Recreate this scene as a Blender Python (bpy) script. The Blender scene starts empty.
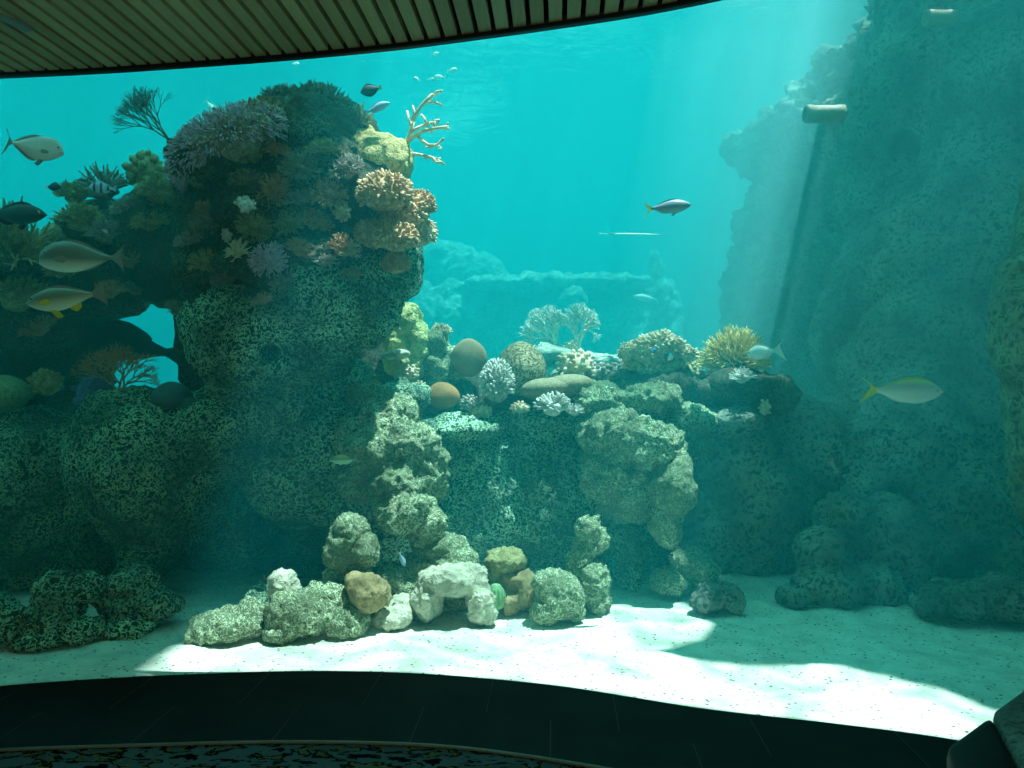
import bpy, bmesh, math, random
import numpy as np
from mathutils import Vector, Matrix, Euler
from mathutils.bvhtree import BVHTree

sc = bpy.context.scene
COL = sc.collection
RNG = random.Random(7)
CAMZ = 1.6
F = 768.0

def P(u, v, Y):
    return Vector(((u - 512) / F * Y, Y, CAMZ + (384 - v) / F * Y))

# ------------------------------------------------------------------ noise
_r = np.random.RandomState(3)
_perm = np.concatenate([_r.permutation(256)] * 3)
_g = _r.normal(size=(256, 3)); _g /= np.linalg.norm(_g, axis=1)[:, None]

def pnoise(p):
    i = np.floor(p).astype(int); f = p - i; i &= 255
    w = f * f * f * (f * (f * 6 - 15) + 10)
    out = 0
    for dx in (0, 1):
        for dy in (0, 1):
            for dz in (0, 1):
                h = _perm[_perm[_perm[i[:, 0] + dx] + i[:, 1] + dy] + i[:, 2] + dz]
                gr = _g[h]
                dot = gr[:, 0] * (f[:, 0] - dx) + gr[:, 1] * (f[:, 1] - dy) + gr[:, 2] * (f[:, 2] - dz)
                wx = w[:, 0] if dx else 1 - w[:, 0]
                wy = w[:, 1] if dy else 1 - w[:, 1]
                wz = w[:, 2] if dz else 1 - w[:, 2]
                out = out + dot * wx * wy * wz
    return out * 1.5

# ------------------------------------------------------------------ materials
MATS = {}

def new_mat(name):
    m = bpy.data.materials.new(name); m.use_nodes = True
    nt = m.node_tree
    return m, nt, nt.nodes, nt.links, nt.nodes['Principled BSDF']

def ramp(nd, stops):
    r = nd.new('ShaderNodeValToRGB')
    e = r.color_ramp.elements
    while len(e) < len(stops): e.new(0.5)
    for k, (p, c) in enumerate(stops):
        e[k].position = p; e[k].color = (*c, 1)
    return r

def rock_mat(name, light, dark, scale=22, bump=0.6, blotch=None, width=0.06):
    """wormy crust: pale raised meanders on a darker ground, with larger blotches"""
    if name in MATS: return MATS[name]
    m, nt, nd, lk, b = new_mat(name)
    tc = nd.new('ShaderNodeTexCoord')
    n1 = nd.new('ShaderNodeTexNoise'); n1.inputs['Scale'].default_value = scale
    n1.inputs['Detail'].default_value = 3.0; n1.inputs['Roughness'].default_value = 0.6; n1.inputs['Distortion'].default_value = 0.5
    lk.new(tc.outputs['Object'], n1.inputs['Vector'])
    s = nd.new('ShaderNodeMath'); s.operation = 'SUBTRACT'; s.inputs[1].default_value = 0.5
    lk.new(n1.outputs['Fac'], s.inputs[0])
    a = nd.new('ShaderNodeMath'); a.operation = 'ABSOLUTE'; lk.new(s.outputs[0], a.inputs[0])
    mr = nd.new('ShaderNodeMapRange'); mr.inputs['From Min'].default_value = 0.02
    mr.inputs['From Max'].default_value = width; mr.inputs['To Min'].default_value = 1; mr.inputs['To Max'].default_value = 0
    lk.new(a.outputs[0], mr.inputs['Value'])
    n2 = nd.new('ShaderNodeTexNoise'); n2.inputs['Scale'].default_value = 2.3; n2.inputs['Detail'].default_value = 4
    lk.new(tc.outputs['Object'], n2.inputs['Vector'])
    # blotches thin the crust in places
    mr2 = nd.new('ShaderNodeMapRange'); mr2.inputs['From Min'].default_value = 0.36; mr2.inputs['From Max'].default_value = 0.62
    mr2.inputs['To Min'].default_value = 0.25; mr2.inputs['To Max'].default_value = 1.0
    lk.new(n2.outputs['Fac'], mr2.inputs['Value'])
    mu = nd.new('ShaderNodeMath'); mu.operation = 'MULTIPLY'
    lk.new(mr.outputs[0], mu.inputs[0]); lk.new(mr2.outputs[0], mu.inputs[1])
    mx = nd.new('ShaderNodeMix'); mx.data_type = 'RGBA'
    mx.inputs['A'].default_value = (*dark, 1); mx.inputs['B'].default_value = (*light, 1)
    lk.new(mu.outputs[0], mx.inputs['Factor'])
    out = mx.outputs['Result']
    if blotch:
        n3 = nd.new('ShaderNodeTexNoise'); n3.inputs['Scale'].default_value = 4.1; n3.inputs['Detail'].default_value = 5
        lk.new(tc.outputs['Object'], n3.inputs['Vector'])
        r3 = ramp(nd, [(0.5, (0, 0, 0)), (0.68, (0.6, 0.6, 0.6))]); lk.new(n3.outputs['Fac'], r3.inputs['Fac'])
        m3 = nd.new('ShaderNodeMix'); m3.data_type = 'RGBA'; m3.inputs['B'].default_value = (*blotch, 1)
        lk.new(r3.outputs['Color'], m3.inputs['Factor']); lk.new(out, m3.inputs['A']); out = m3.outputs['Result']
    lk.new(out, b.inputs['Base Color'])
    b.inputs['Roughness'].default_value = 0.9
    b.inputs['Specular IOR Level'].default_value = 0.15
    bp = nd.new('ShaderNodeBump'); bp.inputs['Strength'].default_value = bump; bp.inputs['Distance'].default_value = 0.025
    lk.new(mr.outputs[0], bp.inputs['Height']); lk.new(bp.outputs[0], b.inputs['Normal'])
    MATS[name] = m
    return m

def coral_mat(name, c1, c2, scale=30, bump=0.3, tip=None):
    if name in MATS: return MATS[name]
    m, nt, nd, lk, b = new_mat(name)
    tc = nd.new('ShaderNodeTexCoord')
    n = nd.new('ShaderNodeTexNoise'); n.inputs['Scale'].default_value = scale; n.inputs['Detail'].default_value = 3
    lk.new(tc.outputs['Object'], n.inputs['Vector'])
    r = ramp(nd, [(0.35, c1), (0.65, c2)]); lk.new(n.outputs['Fac'], r.inputs['Fac'])
    out = r.outputs['Color']
    if tip:
        at = nd.new('ShaderNodeAttribute'); at.attribute_name = 'tip'
        mx = nd.new('ShaderNodeMix'); mx.data_type = 'RGBA'; mx.inputs['B'].default_value = (*tip, 1)
        lk.new(at.outputs['Fac'], mx.inputs['Factor']); lk.new(out, mx.inputs['A']); out = mx.outputs['Result']
    lk.new(out, b.inputs['Base Color'])
    b.inputs['Roughness'].default_value = 0.85; b.inputs['Specular IOR Level'].default_value = 0.2
    bp = nd.new('ShaderNodeBump'); bp.inputs['Strength'].default_value = bump; bp.inputs['Distance'].default_value = 0.01
    lk.new(n.outputs['Fac'], bp.inputs['Height']); lk.new(bp.outputs[0], b.inputs['Normal'])
    MATS[name] = m
    return m

def plain(name, c, rough=0.6, spec=0.3, metal=0):
    if name in MATS: return MATS[name]
    m, nt, nd, lk, b = new_mat(name)
    tc = nd.new('ShaderNodeTexCoord')
    n = nd.new('ShaderNodeTexNoise'); n.inputs['Scale'].default_value = 60; n.inputs['Detail'].default_value = 2
    lk.new(tc.outputs['Object'], n.inputs['Vector'])
    r = ramp(nd, [(0.3, tuple(x * 0.85 for x in c)), (0.7, tuple(min(1, x * 1.12) for x in c))])
    lk.new(n.outputs['Fac'], r.inputs['Fac']); lk.new(r.outputs['Color'], b.inputs['Base Color'])
    b.inputs['Roughness'].default_value = rough; b.inputs['Specular IOR Level'].default_value = spec
    b.inputs['Metallic'].default_value = metal
    MATS[name] = m
    return m

def fish_mat(name, stops, h, stripes=None, spec=0.4, rough=0.4):
    """pigment, with painted sand light on some bellies, runs from belly to back: stops over height -h..h in the fish's own space"""
    if name in MATS: return MATS[name]
    m, nt, nd, lk, b = new_mat(name)
    tc = nd.new('ShaderNodeTexCoord'); sx = nd.new('ShaderNodeSeparateXYZ')
    lk.new(tc.outputs['Object'], sx.inputs[0])
    mr = nd.new('ShaderNodeMapRange'); mr.inputs['From Min'].default_value = -h; mr.inputs['From Max'].default_value = h
    lk.new(sx.outputs['Z'], mr.inputs['Value'])
    r = ramp(nd, stops); lk.new(mr.outputs[0], r.inputs['Fac'])
    n = nd.new('ShaderNodeTexVoronoi'); n.inputs['Scale'].default_value = 45 / max(h * 6, 0.2)
    lk.new(tc.outputs['Object'], n.inputs['Vector'])
    out = r.outputs['Color']
    if stripes:
        col, freq, duty = stripes
        w = nd.new('ShaderNodeMath'); w.operation = 'MULTIPLY'; w.inputs[1].default_value = freq
        lk.new(sx.outputs['X'], w.inputs[0])
        s = nd.new('ShaderNodeMath'); s.operation = 'SINE'; lk.new(w.outputs[0], s.inputs[0])
        g = nd.new('ShaderNodeMath'); g.operation = 'GREATER_THAN'; g.inputs[1].default_value = duty
        lk.new(s.outputs[0], g.inputs[0])
        mx = nd.new('ShaderNodeMix'); mx.data_type = 'RGBA'; mx.inputs['B'].default_value = (*col, 1)
        lk.new(g.outputs[0], mx.inputs['Factor']); lk.new(out, mx.inputs['A']); out = mx.outputs['Result']
    lk.new(out, b.inputs['Base Color'])
    bp = nd.new('ShaderNodeBump'); bp.inputs['Strength'].default_value = 0.15; bp.inputs['Distance'].default_value = 0.004
    lk.new(n.outputs['Distance'], bp.inputs['Height']); lk.new(bp.outputs[0], b.inputs['Normal'])
    b.inputs['Roughness'].default_value = rough; b.inputs['Specular IOR Level'].default_value = spec
    MATS[name] = m
    return m

# ------------------------------------------------------------------ objects
def link_mesh(name, me, mat, parent=None, origin=None, smooth=True):
    if origin is not None:
        me.transform(Matrix.Translation(-Vector(origin)))
    if mat is not None: me.materials.append(mat)
    if smooth:
        me.polygons.foreach_set('use_smooth', [True] * len(me.polygons))
    me.name = name
    o = bpy.data.objects.new(name, me); COL.objects.link(o)
    if origin is not None: o.location = origin
    if parent is not None: o.parent = parent
    return o

def bm_obj(name, bm, mat, parent=None, origin=None, smooth=True, tip=None):
    me = bpy.data.meshes.new(name)
    bm.normal_update(); bm.to_mesh(me); bm.free()
    return link_mesh(name, me, mat, parent, origin, smooth)

def tag(o, label, cat, group=None, kind=None):
    o['label'] = label; o['category'] = cat
    if group: o['group'] = group
    if kind: o['kind'] = kind
    return o

def empty(name, loc, label, cat, group=None):
    o = bpy.data.objects.new(name, None); COL.objects.link(o); o.location = loc
    o.empty_display_size = 0.1
    return tag(o, label, cat, group)

def structure(o):
    o['kind'] = 'structure'
    return o

# ------------------------------------------------------------------ rock
TREES = []

def ellipsoids(blobs, sub=3):
    bm = bmesh.new()
    for (c, r, rot) in blobs:
        M = Matrix.Translation(c) @ Euler(rot).to_matrix().to_4x4() @ Matrix.Diagonal((*r, 1))
        bmesh.ops.create_icosphere(bm, subdivisions=sub, radius=1, matrix=M)
    return bm

def pxblob(b):
    u, v, Y, ru, rv, rd = b[:6]
    rot = b[6] if len(b) > 6 else (0, 0, 0)
    return (P(u, v, Y), (ru * Y / F, rd, rv * Y / F), rot)

def rock_mesh(blobs, voxel=0.03, amps=((1.6, 0.09), (4.5, 0.045), (12, 0.02)), worm=0.0, smooth=6, dents=(), seed=0, clipz=None):
    bm = ellipsoids(blobs)
    me = bpy.data.meshes.new('tmp'); bm.to_mesh(me); bm.free()
    o = bpy.data.objects.new('tmp', me); COL.objects.link(o)
    r = o.modifiers.new('r', 'REMESH'); r.mode = 'VOXEL'; r.voxel_size = voxel
    s = o.modifiers.new('s', 'SMOOTH'); s.iterations = smooth; s.factor = 0.5
    dg = bpy.context.evaluated_depsgraph_get()
    me2 = bpy.data.meshes.new_from_object(o.evaluated_get(dg))
    bpy.data.objects.remove(o); bpy.data.meshes.remove(me)
    n = len(me2.vertices)
    co = np.empty(n * 3); me2.vertices.foreach_get('co', co); co = co.reshape(-1, 3)
    no = np.empty(n * 3); me2.vertices.foreach_get('normal', no); no = no.reshape(-1, 3)
    d = np.zeros(n)
    off = np.array([seed * 7.3, seed * 3.1, seed * 5.7])
    for k, (fq, am) in enumerate(amps):
        q = co * fq + off + 31.7 * k
        d += am * (pnoise(q) + (0.4 * pnoise(q * 2.1 + 5) if k else 0))
    if worm:
        q = co * 13 + off
        w = np.abs(pnoise(q)); d += worm * np.clip(1 - w / 0.12, 0, 1)
    co2 = co + no * d[:, None]
    for (c, R, depth) in dents:
        c = np.array(c); dd = np.linalg.norm((co2 - c) * np.array([1, 0.5, 1]), axis=1)
        co2[:, 1] += depth * np.exp(-(dd / R) ** 4)
    me2.vertices.foreach_set('co', co2.ravel()); me2.update()
    return me2

def rock(name, blobs, mat, label, cat='rock', group=None, px=True, solid=True, parent=None, **kw):
    bl = [pxblob(b) for b in blobs] if px else blobs
    me = rock_mesh(bl, **kw)
    n = len(me.vertices)
    co = np.empty(n * 3); me.vertices.foreach_get('co', co); co = co.reshape(-1, 3)
    if solid:
        TREES.append(BVHTree.FromPolygons([tuple(c) for c in co], [tuple(p.vertices) for p in me.polygons]))
    org = Vector(((co[:, 0].min() + co[:, 0].max()) / 2, (co[:, 1].min() + co[:, 1].max()) / 2, co[:, 2].min()))
    if parent is not None:
        o = link_mesh(name, me, mat, parent, None)
        me.transform(Matrix.Translation(-parent.location)); return o
    o = link_mesh(name, me, mat, None, org)
    if label: tag(o, label, cat, group)
    return o

def hit(u, v, default=6.0):
    """first rock surface along the sight line: point and normal"""
    o = Vector((0, 0, CAMZ)); d = (P(u, v, 1.0) - o).normalized()
    best = None
    for t in TREES:
        loc, nor, idx, dist = t.ray_cast(o, d)
        if loc is not None and (best is None or dist < best[2]):
            best = (loc, nor if nor.dot(d) < 0 else -nor, dist)
    if best is None: return P(u, v, default), Vector((0, -0.5, 0.86))
    return best[0], best[1]

# ------------------------------------------------------------------ tubes, fingers
def tube(bm, pts, rad, sides=6, tipv=None):
    rings = []
    n = len(pts)
    up = Vector((0.3, 0.2, 1)).normalized()
    for i, p in enumerate(pts):
        t = (pts[min(i + 1, n - 1)] - pts[max(i - 1, 0)])
        t = t.normalized() if t.length > 1e-9 else Vector((0, 0, 1))
        a = t.cross(up)
        if a.length < 1e-3: a = t.cross(Vector((1, 0, 0)))
        a.normalize(); b = t.cross(a)
        rings.append([bm.verts.new(p + (a * math.cos(2 * math.pi * k / sides) + b * math.sin(2 * math.pi * k / sides)) * rad[i]) for k in range(sides)])
    for i in range(n - 1):
        for k in range(sides):
            bm.faces.new((rings[i][k], rings[i][(k + 1) % sides], rings[i + 1][(k + 1) % sides], rings[i + 1][k]))
    t = (pts[-1] - pts[-2]).normalized()
    c = bm.verts.new(pts[-1] + t * rad[-1] * 0.7)
    for k in range(sides): bm.faces.new((rings[-1][k], rings[-1][(k + 1) % sides], c))
    c = bm.verts.new(pts[0])
    for k in range(sides): bm.faces.new((rings[0][(k + 1) % sides], rings[0][k], c))

def finger(bm, p, d, L, r, rng, bend=0.3, seg=4, sides=6, droop=0.0, taper=0.75):
    pts, rad = [], []
    q = Vector(p); dd = Vector(d).normalized()
    for i in range(seg + 1):
        f = i / seg
        pts.append(q.copy()); rad.append(r * (1 - (1 - taper) * f) * (0.9 if i == seg else 1))
        dd = (dd + Vector((rng.uniform(-1, 1), rng.uniform(-1, 1), rng.uniform(-1, 1))) * bend * 0.4 + Vector((0, 0, -droop))).normalized()
        q = q + dd * (L / seg)
    tube(bm, pts, rad, sides)
    return pts

def hemi(rng, spread=1.0):
    z = 1 - rng.random() * spread
    a = rng.random() * 2 * math.pi
    s = math.sqrt(max(0, 1 - z * z))
    return Vector((s * math.cos(a), s * math.sin(a), z))

def frame(n):
    """rotation taking z to n"""
    return Vector((0, 0, 1)).rotation_difference(Vector(n).normalized()).to_matrix()

def bush_bm(rng, n, R, L, r, shape=(1, 1, 1), spread=1.0, forks=2, bend=0.35, droop=0.0, sides=5, inner=0.25):
    bm = bmesh.new()
    for _ in range(n):
        d = hemi(rng, spread)
        d = Vector((d.x * shape[0], d.y * shape[1], d.z * shape[2]))
        ln = d.length * R
        dn = d.normalized()
        p0 = dn * ln * inner
        pts = finger(bm, p0, dn, ln * (1 - inner) * rng.uniform(0.8, 1.1), r, rng, bend, droop=droop, sides=sides)
        for k in range(forks):
            i = rng.choice((1, 2, 3))
            if i < len(pts):
                dd = (dn + Vector((rng.uniform(-1, 1), rng.uniform(-1, 1), rng.uniform(-0.6, 1))) * 0.8)
                finger(bm, pts[i], dd, L * rng.uniform(0.6, 1.1), r * 0.85, rng, bend, seg=3, sides=sides)
    return bm

def lump_bm(rng, shape, nknob, rk, jitter=0.12, sub=3, knob_len=1.0):
    """rounded colony studded with small knobs"""
    bm = bmesh.new()
    bmesh.ops.create_icosphere(bm, subdivisions=sub, radius=1, matrix=Matrix.Diagonal((shape[0] * .94, shape[1] * .94, shape[2] * .94, 1)))
    ga = math.pi * (3 - math.sqrt(5))
    for k in range(nknob):
        z = 1 - 1.55 * (k + 0.5) / nknob
        a = ga * k + rng.uniform(-.3, .3); s = math.sqrt(max(0, 1 - z * z))
        d = Vector((s * math.cos(a), s * math.sin(a), z))
        p = Vector((d.x * shape[0], d.y * shape[1], d.z * shape[2])) * rng.uniform(1 - jitter, 1 + jitter)
        n = Vector((d.x / shape[0], d.y / shape[1], d.z / shape[2])).normalized()
        q = rk * rng.uniform(0.7, 1.25)
        M = Matrix.Translation(p) @ frame(n).to_4x4() @ Matrix.Diagonal((q, q, q * 1.4 * knob_len, 1))
        bmesh.ops.create_icosphere(bm, subdivisions=1, radius=1, matrix=M)
    return bm

def fan_bm(rng, H, W, r, depth=5, lean=0.0, flat=0.12, kids=(2, 3), ang=0.5, nseg=3, stalk=.26):
    """fan of forking twigs in the local xz plane"""
    bm = bmesh.new()
    def grow(p, a, L, rad, lv):
        pts = [p.copy()]; q = p.copy(); aa = a
        for _ in range(nseg):
            aa += rng.uniform(-.12, .12)
            q = q + Vector((math.sin(aa) * W, rng.uniform(-flat, flat), math.cos(aa) * H)) * (L / nseg)
            pts.append(q.copy())
        tube(bm, pts, [rad * (1 - .25 * i / nseg) for i in range(nseg + 1)], 5 if lv > 2 else 4)
        if lv > 0:
            k = rng.choice(kids)
            for j in range(k):
                da = ang * (j - (k - 1) / 2) + rng.uniform(-.12, .12)
                grow(pts[-1 if j else rng.choice((-1, -2))], aa + da, (L if lv < depth else .26) * rng.uniform(.7, .92), rad * .74, lv - 1)
    grow(Vector((0, 0, 0)), lean, stalk, r, depth)
    return bm

# ================================================================== camera, light
cam = bpy.data.cameras.new('camera'); cam.sensor_width = 36; cam.lens = 27; cam.clip_end = 100
co = bpy.data.objects.new('camera', cam); COL.objects.link(co)
co.location = (0, 0, CAMZ); co.rotation_euler = (math.pi / 2, 0, 0)
sc.camera = co
sc.view_settings.view_transform = 'Standard'; sc.view_settings.look = 'None'
sc.view_settings.exposure = 0.0; sc.view_settings.gamma = 1.0; sc.view_settings.use_curve_mapping = False
cy = sc.cycles
cy.max_bounces = 8; cy.diffuse_bounces = 3; cy.glossy_bounces = 2; cy.transmission_bounces = 4
cy.transparent_max_bounces = 16; cy.volume_bounces = 2
cy.caustics_reflective = False; cy.caustics_refractive = False
cy.sample_clamp_indirect = 6
cy.use_denoising = True

SUN_DIR = Vector((0.22, 0.03, 0.975)).normalized()      # towards the sun
sl = bpy.data.lights.new('sun', 'SUN'); sl.energy = 22.0; sl.angle = math.radians(0.6); sl.color = (1.0, 0.97, 0.95)
so = bpy.data.objects.new('sun', sl); COL.objects.link(so)
so.rotation_euler = SUN_DIR.to_track_quat('Z', 'Y').to_euler(); so.location = SUN_DIR * 20

w = bpy.data.worlds.new('sky'); sc.world = w; w.use_nodes = True
bg = w.node_tree.nodes['Background']; bg.inputs['Color'].default_value = (0.17, 0.61, 0.51, 1); bg.inputs['Strength'].default_value = 6.6

SURF = 6.6
# added fill light behind the viewer, brightens the ceiling and reef fronts
al = bpy.data.lights.new('room_fill', 'AREA'); al.shape = 'RECTANGLE'; al.size = 6.0; al.size_y = 2.6; al.energy = 85; al.color = (.72, 1.0, .62)
ao = bpy.data.objects.new('room_fill', al); COL.objects.link(ao); ao.location = (-.4, -3.8, 1.5); ao.rotation_euler = (math.radians(100), 0, 0)

# ================================================================== curves in plan
def spline(pts, x):
    pts = sorted(pts)
    xs = [p[0] for p in pts]; ys = [p[1] for p in pts]
    if x <= xs[0]: return ys[0] + (x - xs[0]) * (ys[1] - ys[0]) / (xs[1] - xs[0])
    if x >= xs[-1]: return ys[-1] + (x - xs[-1]) * (ys[-1] - ys[-2]) / (xs[-1] - xs[-2])
    for i in range(len(xs) - 1):
        if xs[i] <= x <= xs[i + 1]:
            t = (x - xs[i]) / (xs[i + 1] - xs[i])
            m0 = (ys[i + 1] - ys[i - 1]) / (xs[i + 1] - xs[i - 1]) if i > 0 else (ys[1] - ys[0]) / (xs[1] - xs[0])
            m1 = (ys[i + 2] - ys[i]) / (xs[i + 2] - xs[i]) if i + 2 < len(xs) else (ys[-1] - ys[-2]) / (xs[-1] - xs[-2])
            h = xs[i + 1] - xs[i]
            return ((2*t**3 - 3*t*t + 1) * ys[i] + (t**3 - 2*t*t + t) * h * m0 + (-2*t**3 + 3*t*t) * ys[i+1] + (t**3 - t*t) * h * m1)

def ground_at(u, v, z=0.0):
    Y = F * (CAMZ - z) / (v - 384); return ((u - 512) / F * Y, Y)
def roof_at(u, v, z):
    Y = F * (z - CAMZ) / (384 - v); return ((u - 512) / F * Y, Y)

SILL = [ground_at(*p) for p in ((-60, 693), (0, 686), (130, 677), (270, 671.5), (340, 671), (430, 674), (560, 686), (700, 708), (830, 723), (945, 738), (1040, 757))]
EDGE = [ground_at(*p) for p in ((-40, 755), (0, 752), (150, 747), (280, 744), (400, 746), (480, 752), (600, 770), (760, 800))]
LIPZ = 3.4
LIP = [roof_at(u, v, LIPZ) for u, v in ((-60, 86), (0, 83.5), (100, 79), (200, 72.5), (300, 65), (400, 55.5), (480, 45.5), (550, 36), (640, 22.5), (725, 6), (800, -11), (900, -40))]
XL, XR = -3.7, 3.0
def sill(x): return spline(SILL, x)
def lip(x): return spline(LIP, x)

def strip_mesh(name, top, bot, mat, thick=0.0, parent=None, smooth=True):
    """a ruled band between two polylines, given thickness along its normal"""
    bm = bmesh.new()
    a = [bm.verts.new(p) for p in top]; b = [bm.verts.new(p) for p in bot]
    fs = [bm.faces.new((a[i], a[i + 1], b[i + 1], b[i])) for i in range(len(a) - 1)]
    if thick:
        bm.normal_update()
        bmesh.ops.solidify(bm, geom=fs, thickness=thick)
    return bm_obj(name, bm, mat, parent, None, smooth)

def prism(name, poly, z0, z1, mat, parent=None, smooth=False):
    bm = bmesh.new()
    b = [bm.verts.new((x, y, z0)) for x, y in poly]; t = [bm.verts.new((x, y, z1)) for x, y in poly]
    n = len(poly)
    bm.faces.new(b[::-1]); bm.faces.new(t)
    for i in range(n): bm.faces.new((b[i], b[(i + 1) % n], t[(i + 1) % n], t[i]))
    bmesh.ops.recalc_face_normals(bm, faces=bm.faces)
    return bm_obj(name, bm, mat, parent, None, smooth)

def box(bm, lo, hi):
    M = Matrix.Translation((Vector(lo) + Vector(hi)) / 2) @ Matrix.Diagonal((*(Vector(hi) - Vector(lo)), 1))
    return bmesh.ops.create_cube(bm, size=1, matrix=M)

XS = [XL + (XR - XL) * i / 60 for i in range(61)]

# ------------------------------------------------------------------ viewing room
m_black = plain('black_metal', (0.010, 0.011, 0.011), 0.5, 0.2)
m_wall = plain('dark_paint', (0.02, 0.022, 0.022), 0.9, 0.1)

def tile_mat():
    m, nt, nd, lk, b = new_mat('dark_tile')
    tc = nd.new('ShaderNodeTexCoord')
    n = nd.new('ShaderNodeTexNoise'); n.inputs['Scale'].default_value = 3; n.inputs['Detail'].default_value = 6
    lk.new(tc.outputs['Object'], n.inputs['Vector'])
    r = ramp(nd, [(0.3, (0.010, 0.017, 0.018)), (0.7, (0.018, 0.028, 0.029))]); lk.new(n.outputs['Fac'], r.inputs['Fac'])
    lk.new(r.outputs['Color'], b.inputs['Base Color']); b.inputs['Roughness'].default_value = 0.75; b.inputs['Specular IOR Level'].default_value = 0.12
    return m
def carpet_mat():
    m, nt, nd, lk, b = new_mat('patterned_carpet')
    tc = nd.new('ShaderNodeTexCoord')
    mp = nd.new('ShaderNodeMapping'); mp.inputs['Scale'].default_value = (3.2, 6, 1)
    lk.new(tc.outputs['Object'], mp.inputs['Vector'])
    n = nd.new('ShaderNodeTexNoise'); n.inputs['Scale'].default_value = 1.3; n.inputs['Detail'].default_value = 5; n.inputs['Roughness'].default_value = .62; n.inputs['Distortion'].default_value = .3
    lk.new(mp.outputs[0], n.inputs['Vector'])
    r = ramp(nd, [(0.0, (0.006, 0.006, 0.006)), (0.40, (0.10, 0.13, 0.14)), (0.50, (0.008, 0.008, 0.008)), (0.545, (0.20, 0.16, 0.05)), (0.565, (0.08, 0.10, 0.11)), (0.66, (0.008, 0.008, 0.008))])
    r.color_ramp.interpolation = 'CONSTANT'
    lk.new(n.outputs['Fac'], r.inputs['Fac']); lk.new(r.outputs['Color'], b.inputs['Base Color'])
    n2 = nd.new('ShaderNodeTexNoise'); n2.inputs['Scale'].default_value = 250; lk.new(tc.outputs['Object'], n2.inputs['Vector'])
    bp = nd.new('ShaderNodeBump'); bp.inputs['Strength'].default_value = 0.5; bp.inputs['Distance'].default_value = 0.01
    lk.new(n2.outputs['Fac'], bp.inputs['Height']); lk.new(bp.outputs[0], b.inputs['Normal'])
    b.inputs['Roughness'].default_value = 1.0; b.inputs['Specular IOR Level'].default_value = 0.0
    return m

edge_y = lambda x: spline(EDGE, x)
xs_e = [x for x in XS]
poly = [(x, max(edge_y(x), -3.9)) for x in xs_e] + [(x, sill(x)) for x in reversed(XS)]
floor = structure(prism('floor', [(x, min(max(edge_y(x), -3.5), sill(x) - .3)) for x in XS] + [(x, sill(x)) for x in reversed(XS)], -0.25, 0.0, tile_mat()))
# fine joints between the tiles: radial lines across the strip and one along it
bm = bmesh.new()
def joint(x, f0, f1, lean):
    y0, y1 = edge_y(x), sill(x)
    pa = Vector((x - lean * (1 - f0), y0 + (y1 - y0) * f0, 0)); pb = Vector((x - lean * (1 - f1), y0 + (y1 - y0) * f1, 0))
    d = (pb - pa).normalized(); s = Vector((-d.y, d.x, 0)) * 0.0016
    vs = [bm.verts.new(q) for q in (pa - s, pa + s, pb + s, pb - s)]
    vt = [bm.verts.new(v.co + Vector((0, 0, .0012))) for v in vs]
    bm.faces.new(vt)
    for i in range(4): bm.faces.new((vs[i], vs[(i + 1) % 4], vt[(i + 1) % 4], vt[i]))
for k in range(10):
    x = -3.2 + k * 0.62
    if edge_y(x) > 0: joint(x, 0.5, 1.0, 0.05); joint(x + .31, 0.0, 0.5, 0.05)
bmesh.ops.recalc_face_normals(bm, faces=bm.faces)
bm_obj('tile_joint', bm, plain('pale_grout', (0.09, 0.10, 0.09), 0.9, .1), floor, None, False)
carpet = structure(prism('floor_carpet', [(-3.7, -4), (3.0, -4)] + [(x, min(max(edge_y(x), -3.5), sill(x) - .3) - .004) for x in reversed(XS)], -0.25, 0.004, carpet_mat()))
strip_mesh('trim_1', [(x, min(max(edge_y(x), -3.5), sill(x) - .3) + .006, .007) for x in XS], [(x, min(max(edge_y(x), -3.5), sill(x) - .3) - .012, .007) for x in XS],
           plain('brushed_strip', (0.16, 0.15, 0.12), .45, .5), 0.008)['kind'] = 'structure'

# walls around the viewing room
structure(prism('wall_left', [(XL - .2, -4.2), (XL, -4.2), (XL, sill(XL) + .5), (XL - .2, sill(XL) + .5)], -.25, 5.0, m_wall))
structure(prism('wall_right', [(XR, -4.2), (XR + .2, -4.2), (XR + .2, 3.6), (XR, 3.6)], -.25, 5.0, m_wall))
structure(prism('wall_back', [(XL - .2, -4.2), (XR + .2, -4.2), (XR + .2, -4), (XL - .2, -4)], -.25, 5.0, m_wall))
# ceiling: black void board, wooden slats below it, black edge trim along the glass
ceil = structure(prism('ceiling', [(XL, -4), (XR, -4)] + [(x, lip(x)) for x in reversed(XS)], LIPZ + .10, LIPZ + .16, m_black))
def slat_mat():
    m, nt, nd, lk, b = new_mat('slat_wood')
    tc = nd.new('ShaderNodeTexCoord'); oi = nd.new('ShaderNodeObjectInfo')
    mp = nd.new('ShaderNodeMapping'); mp.inputs['Scale'].default_value = (60, 2.2, 60); lk.new(tc.outputs['Object'], mp.inputs['Vector'])
    n = nd.new('ShaderNodeTexNoise'); n.inputs['Scale'].default_value = 1; n.inputs['Detail'].default_value = 5; n.inputs['Distortion'].default_value = .4
    lk.new(mp.outputs[0], n.inputs['Vector'])
    ad = nd.new('ShaderNodeMath'); ad.operation = 'MULTIPLY_ADD'; ad.inputs[1].default_value = .45; lk.new(oi.outputs['Random'], ad.inputs[0])
    ml = nd.new('ShaderNodeMath'); ml.operation = 'MULTIPLY'; ml.inputs[1].default_value = .55; lk.new(n.outputs['Fac'], ml.inputs[0]); lk.new(ml.outputs[0], ad.inputs[2])
    r = ramp(nd, [(0.15, (0.44, 0.33, 0.17)), (0.75, (0.72, 0.58, 0.32))]); lk.new(ad.outputs[0], r.inputs['Fac'])
    lk.new(r.outputs['Color'], b.inputs['Base Color']); b.inputs['Roughness'].default_value = .55; b.inputs['Specular IOR Level'].default_value = .3
    return m
m_slat = slat_mat()
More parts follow.
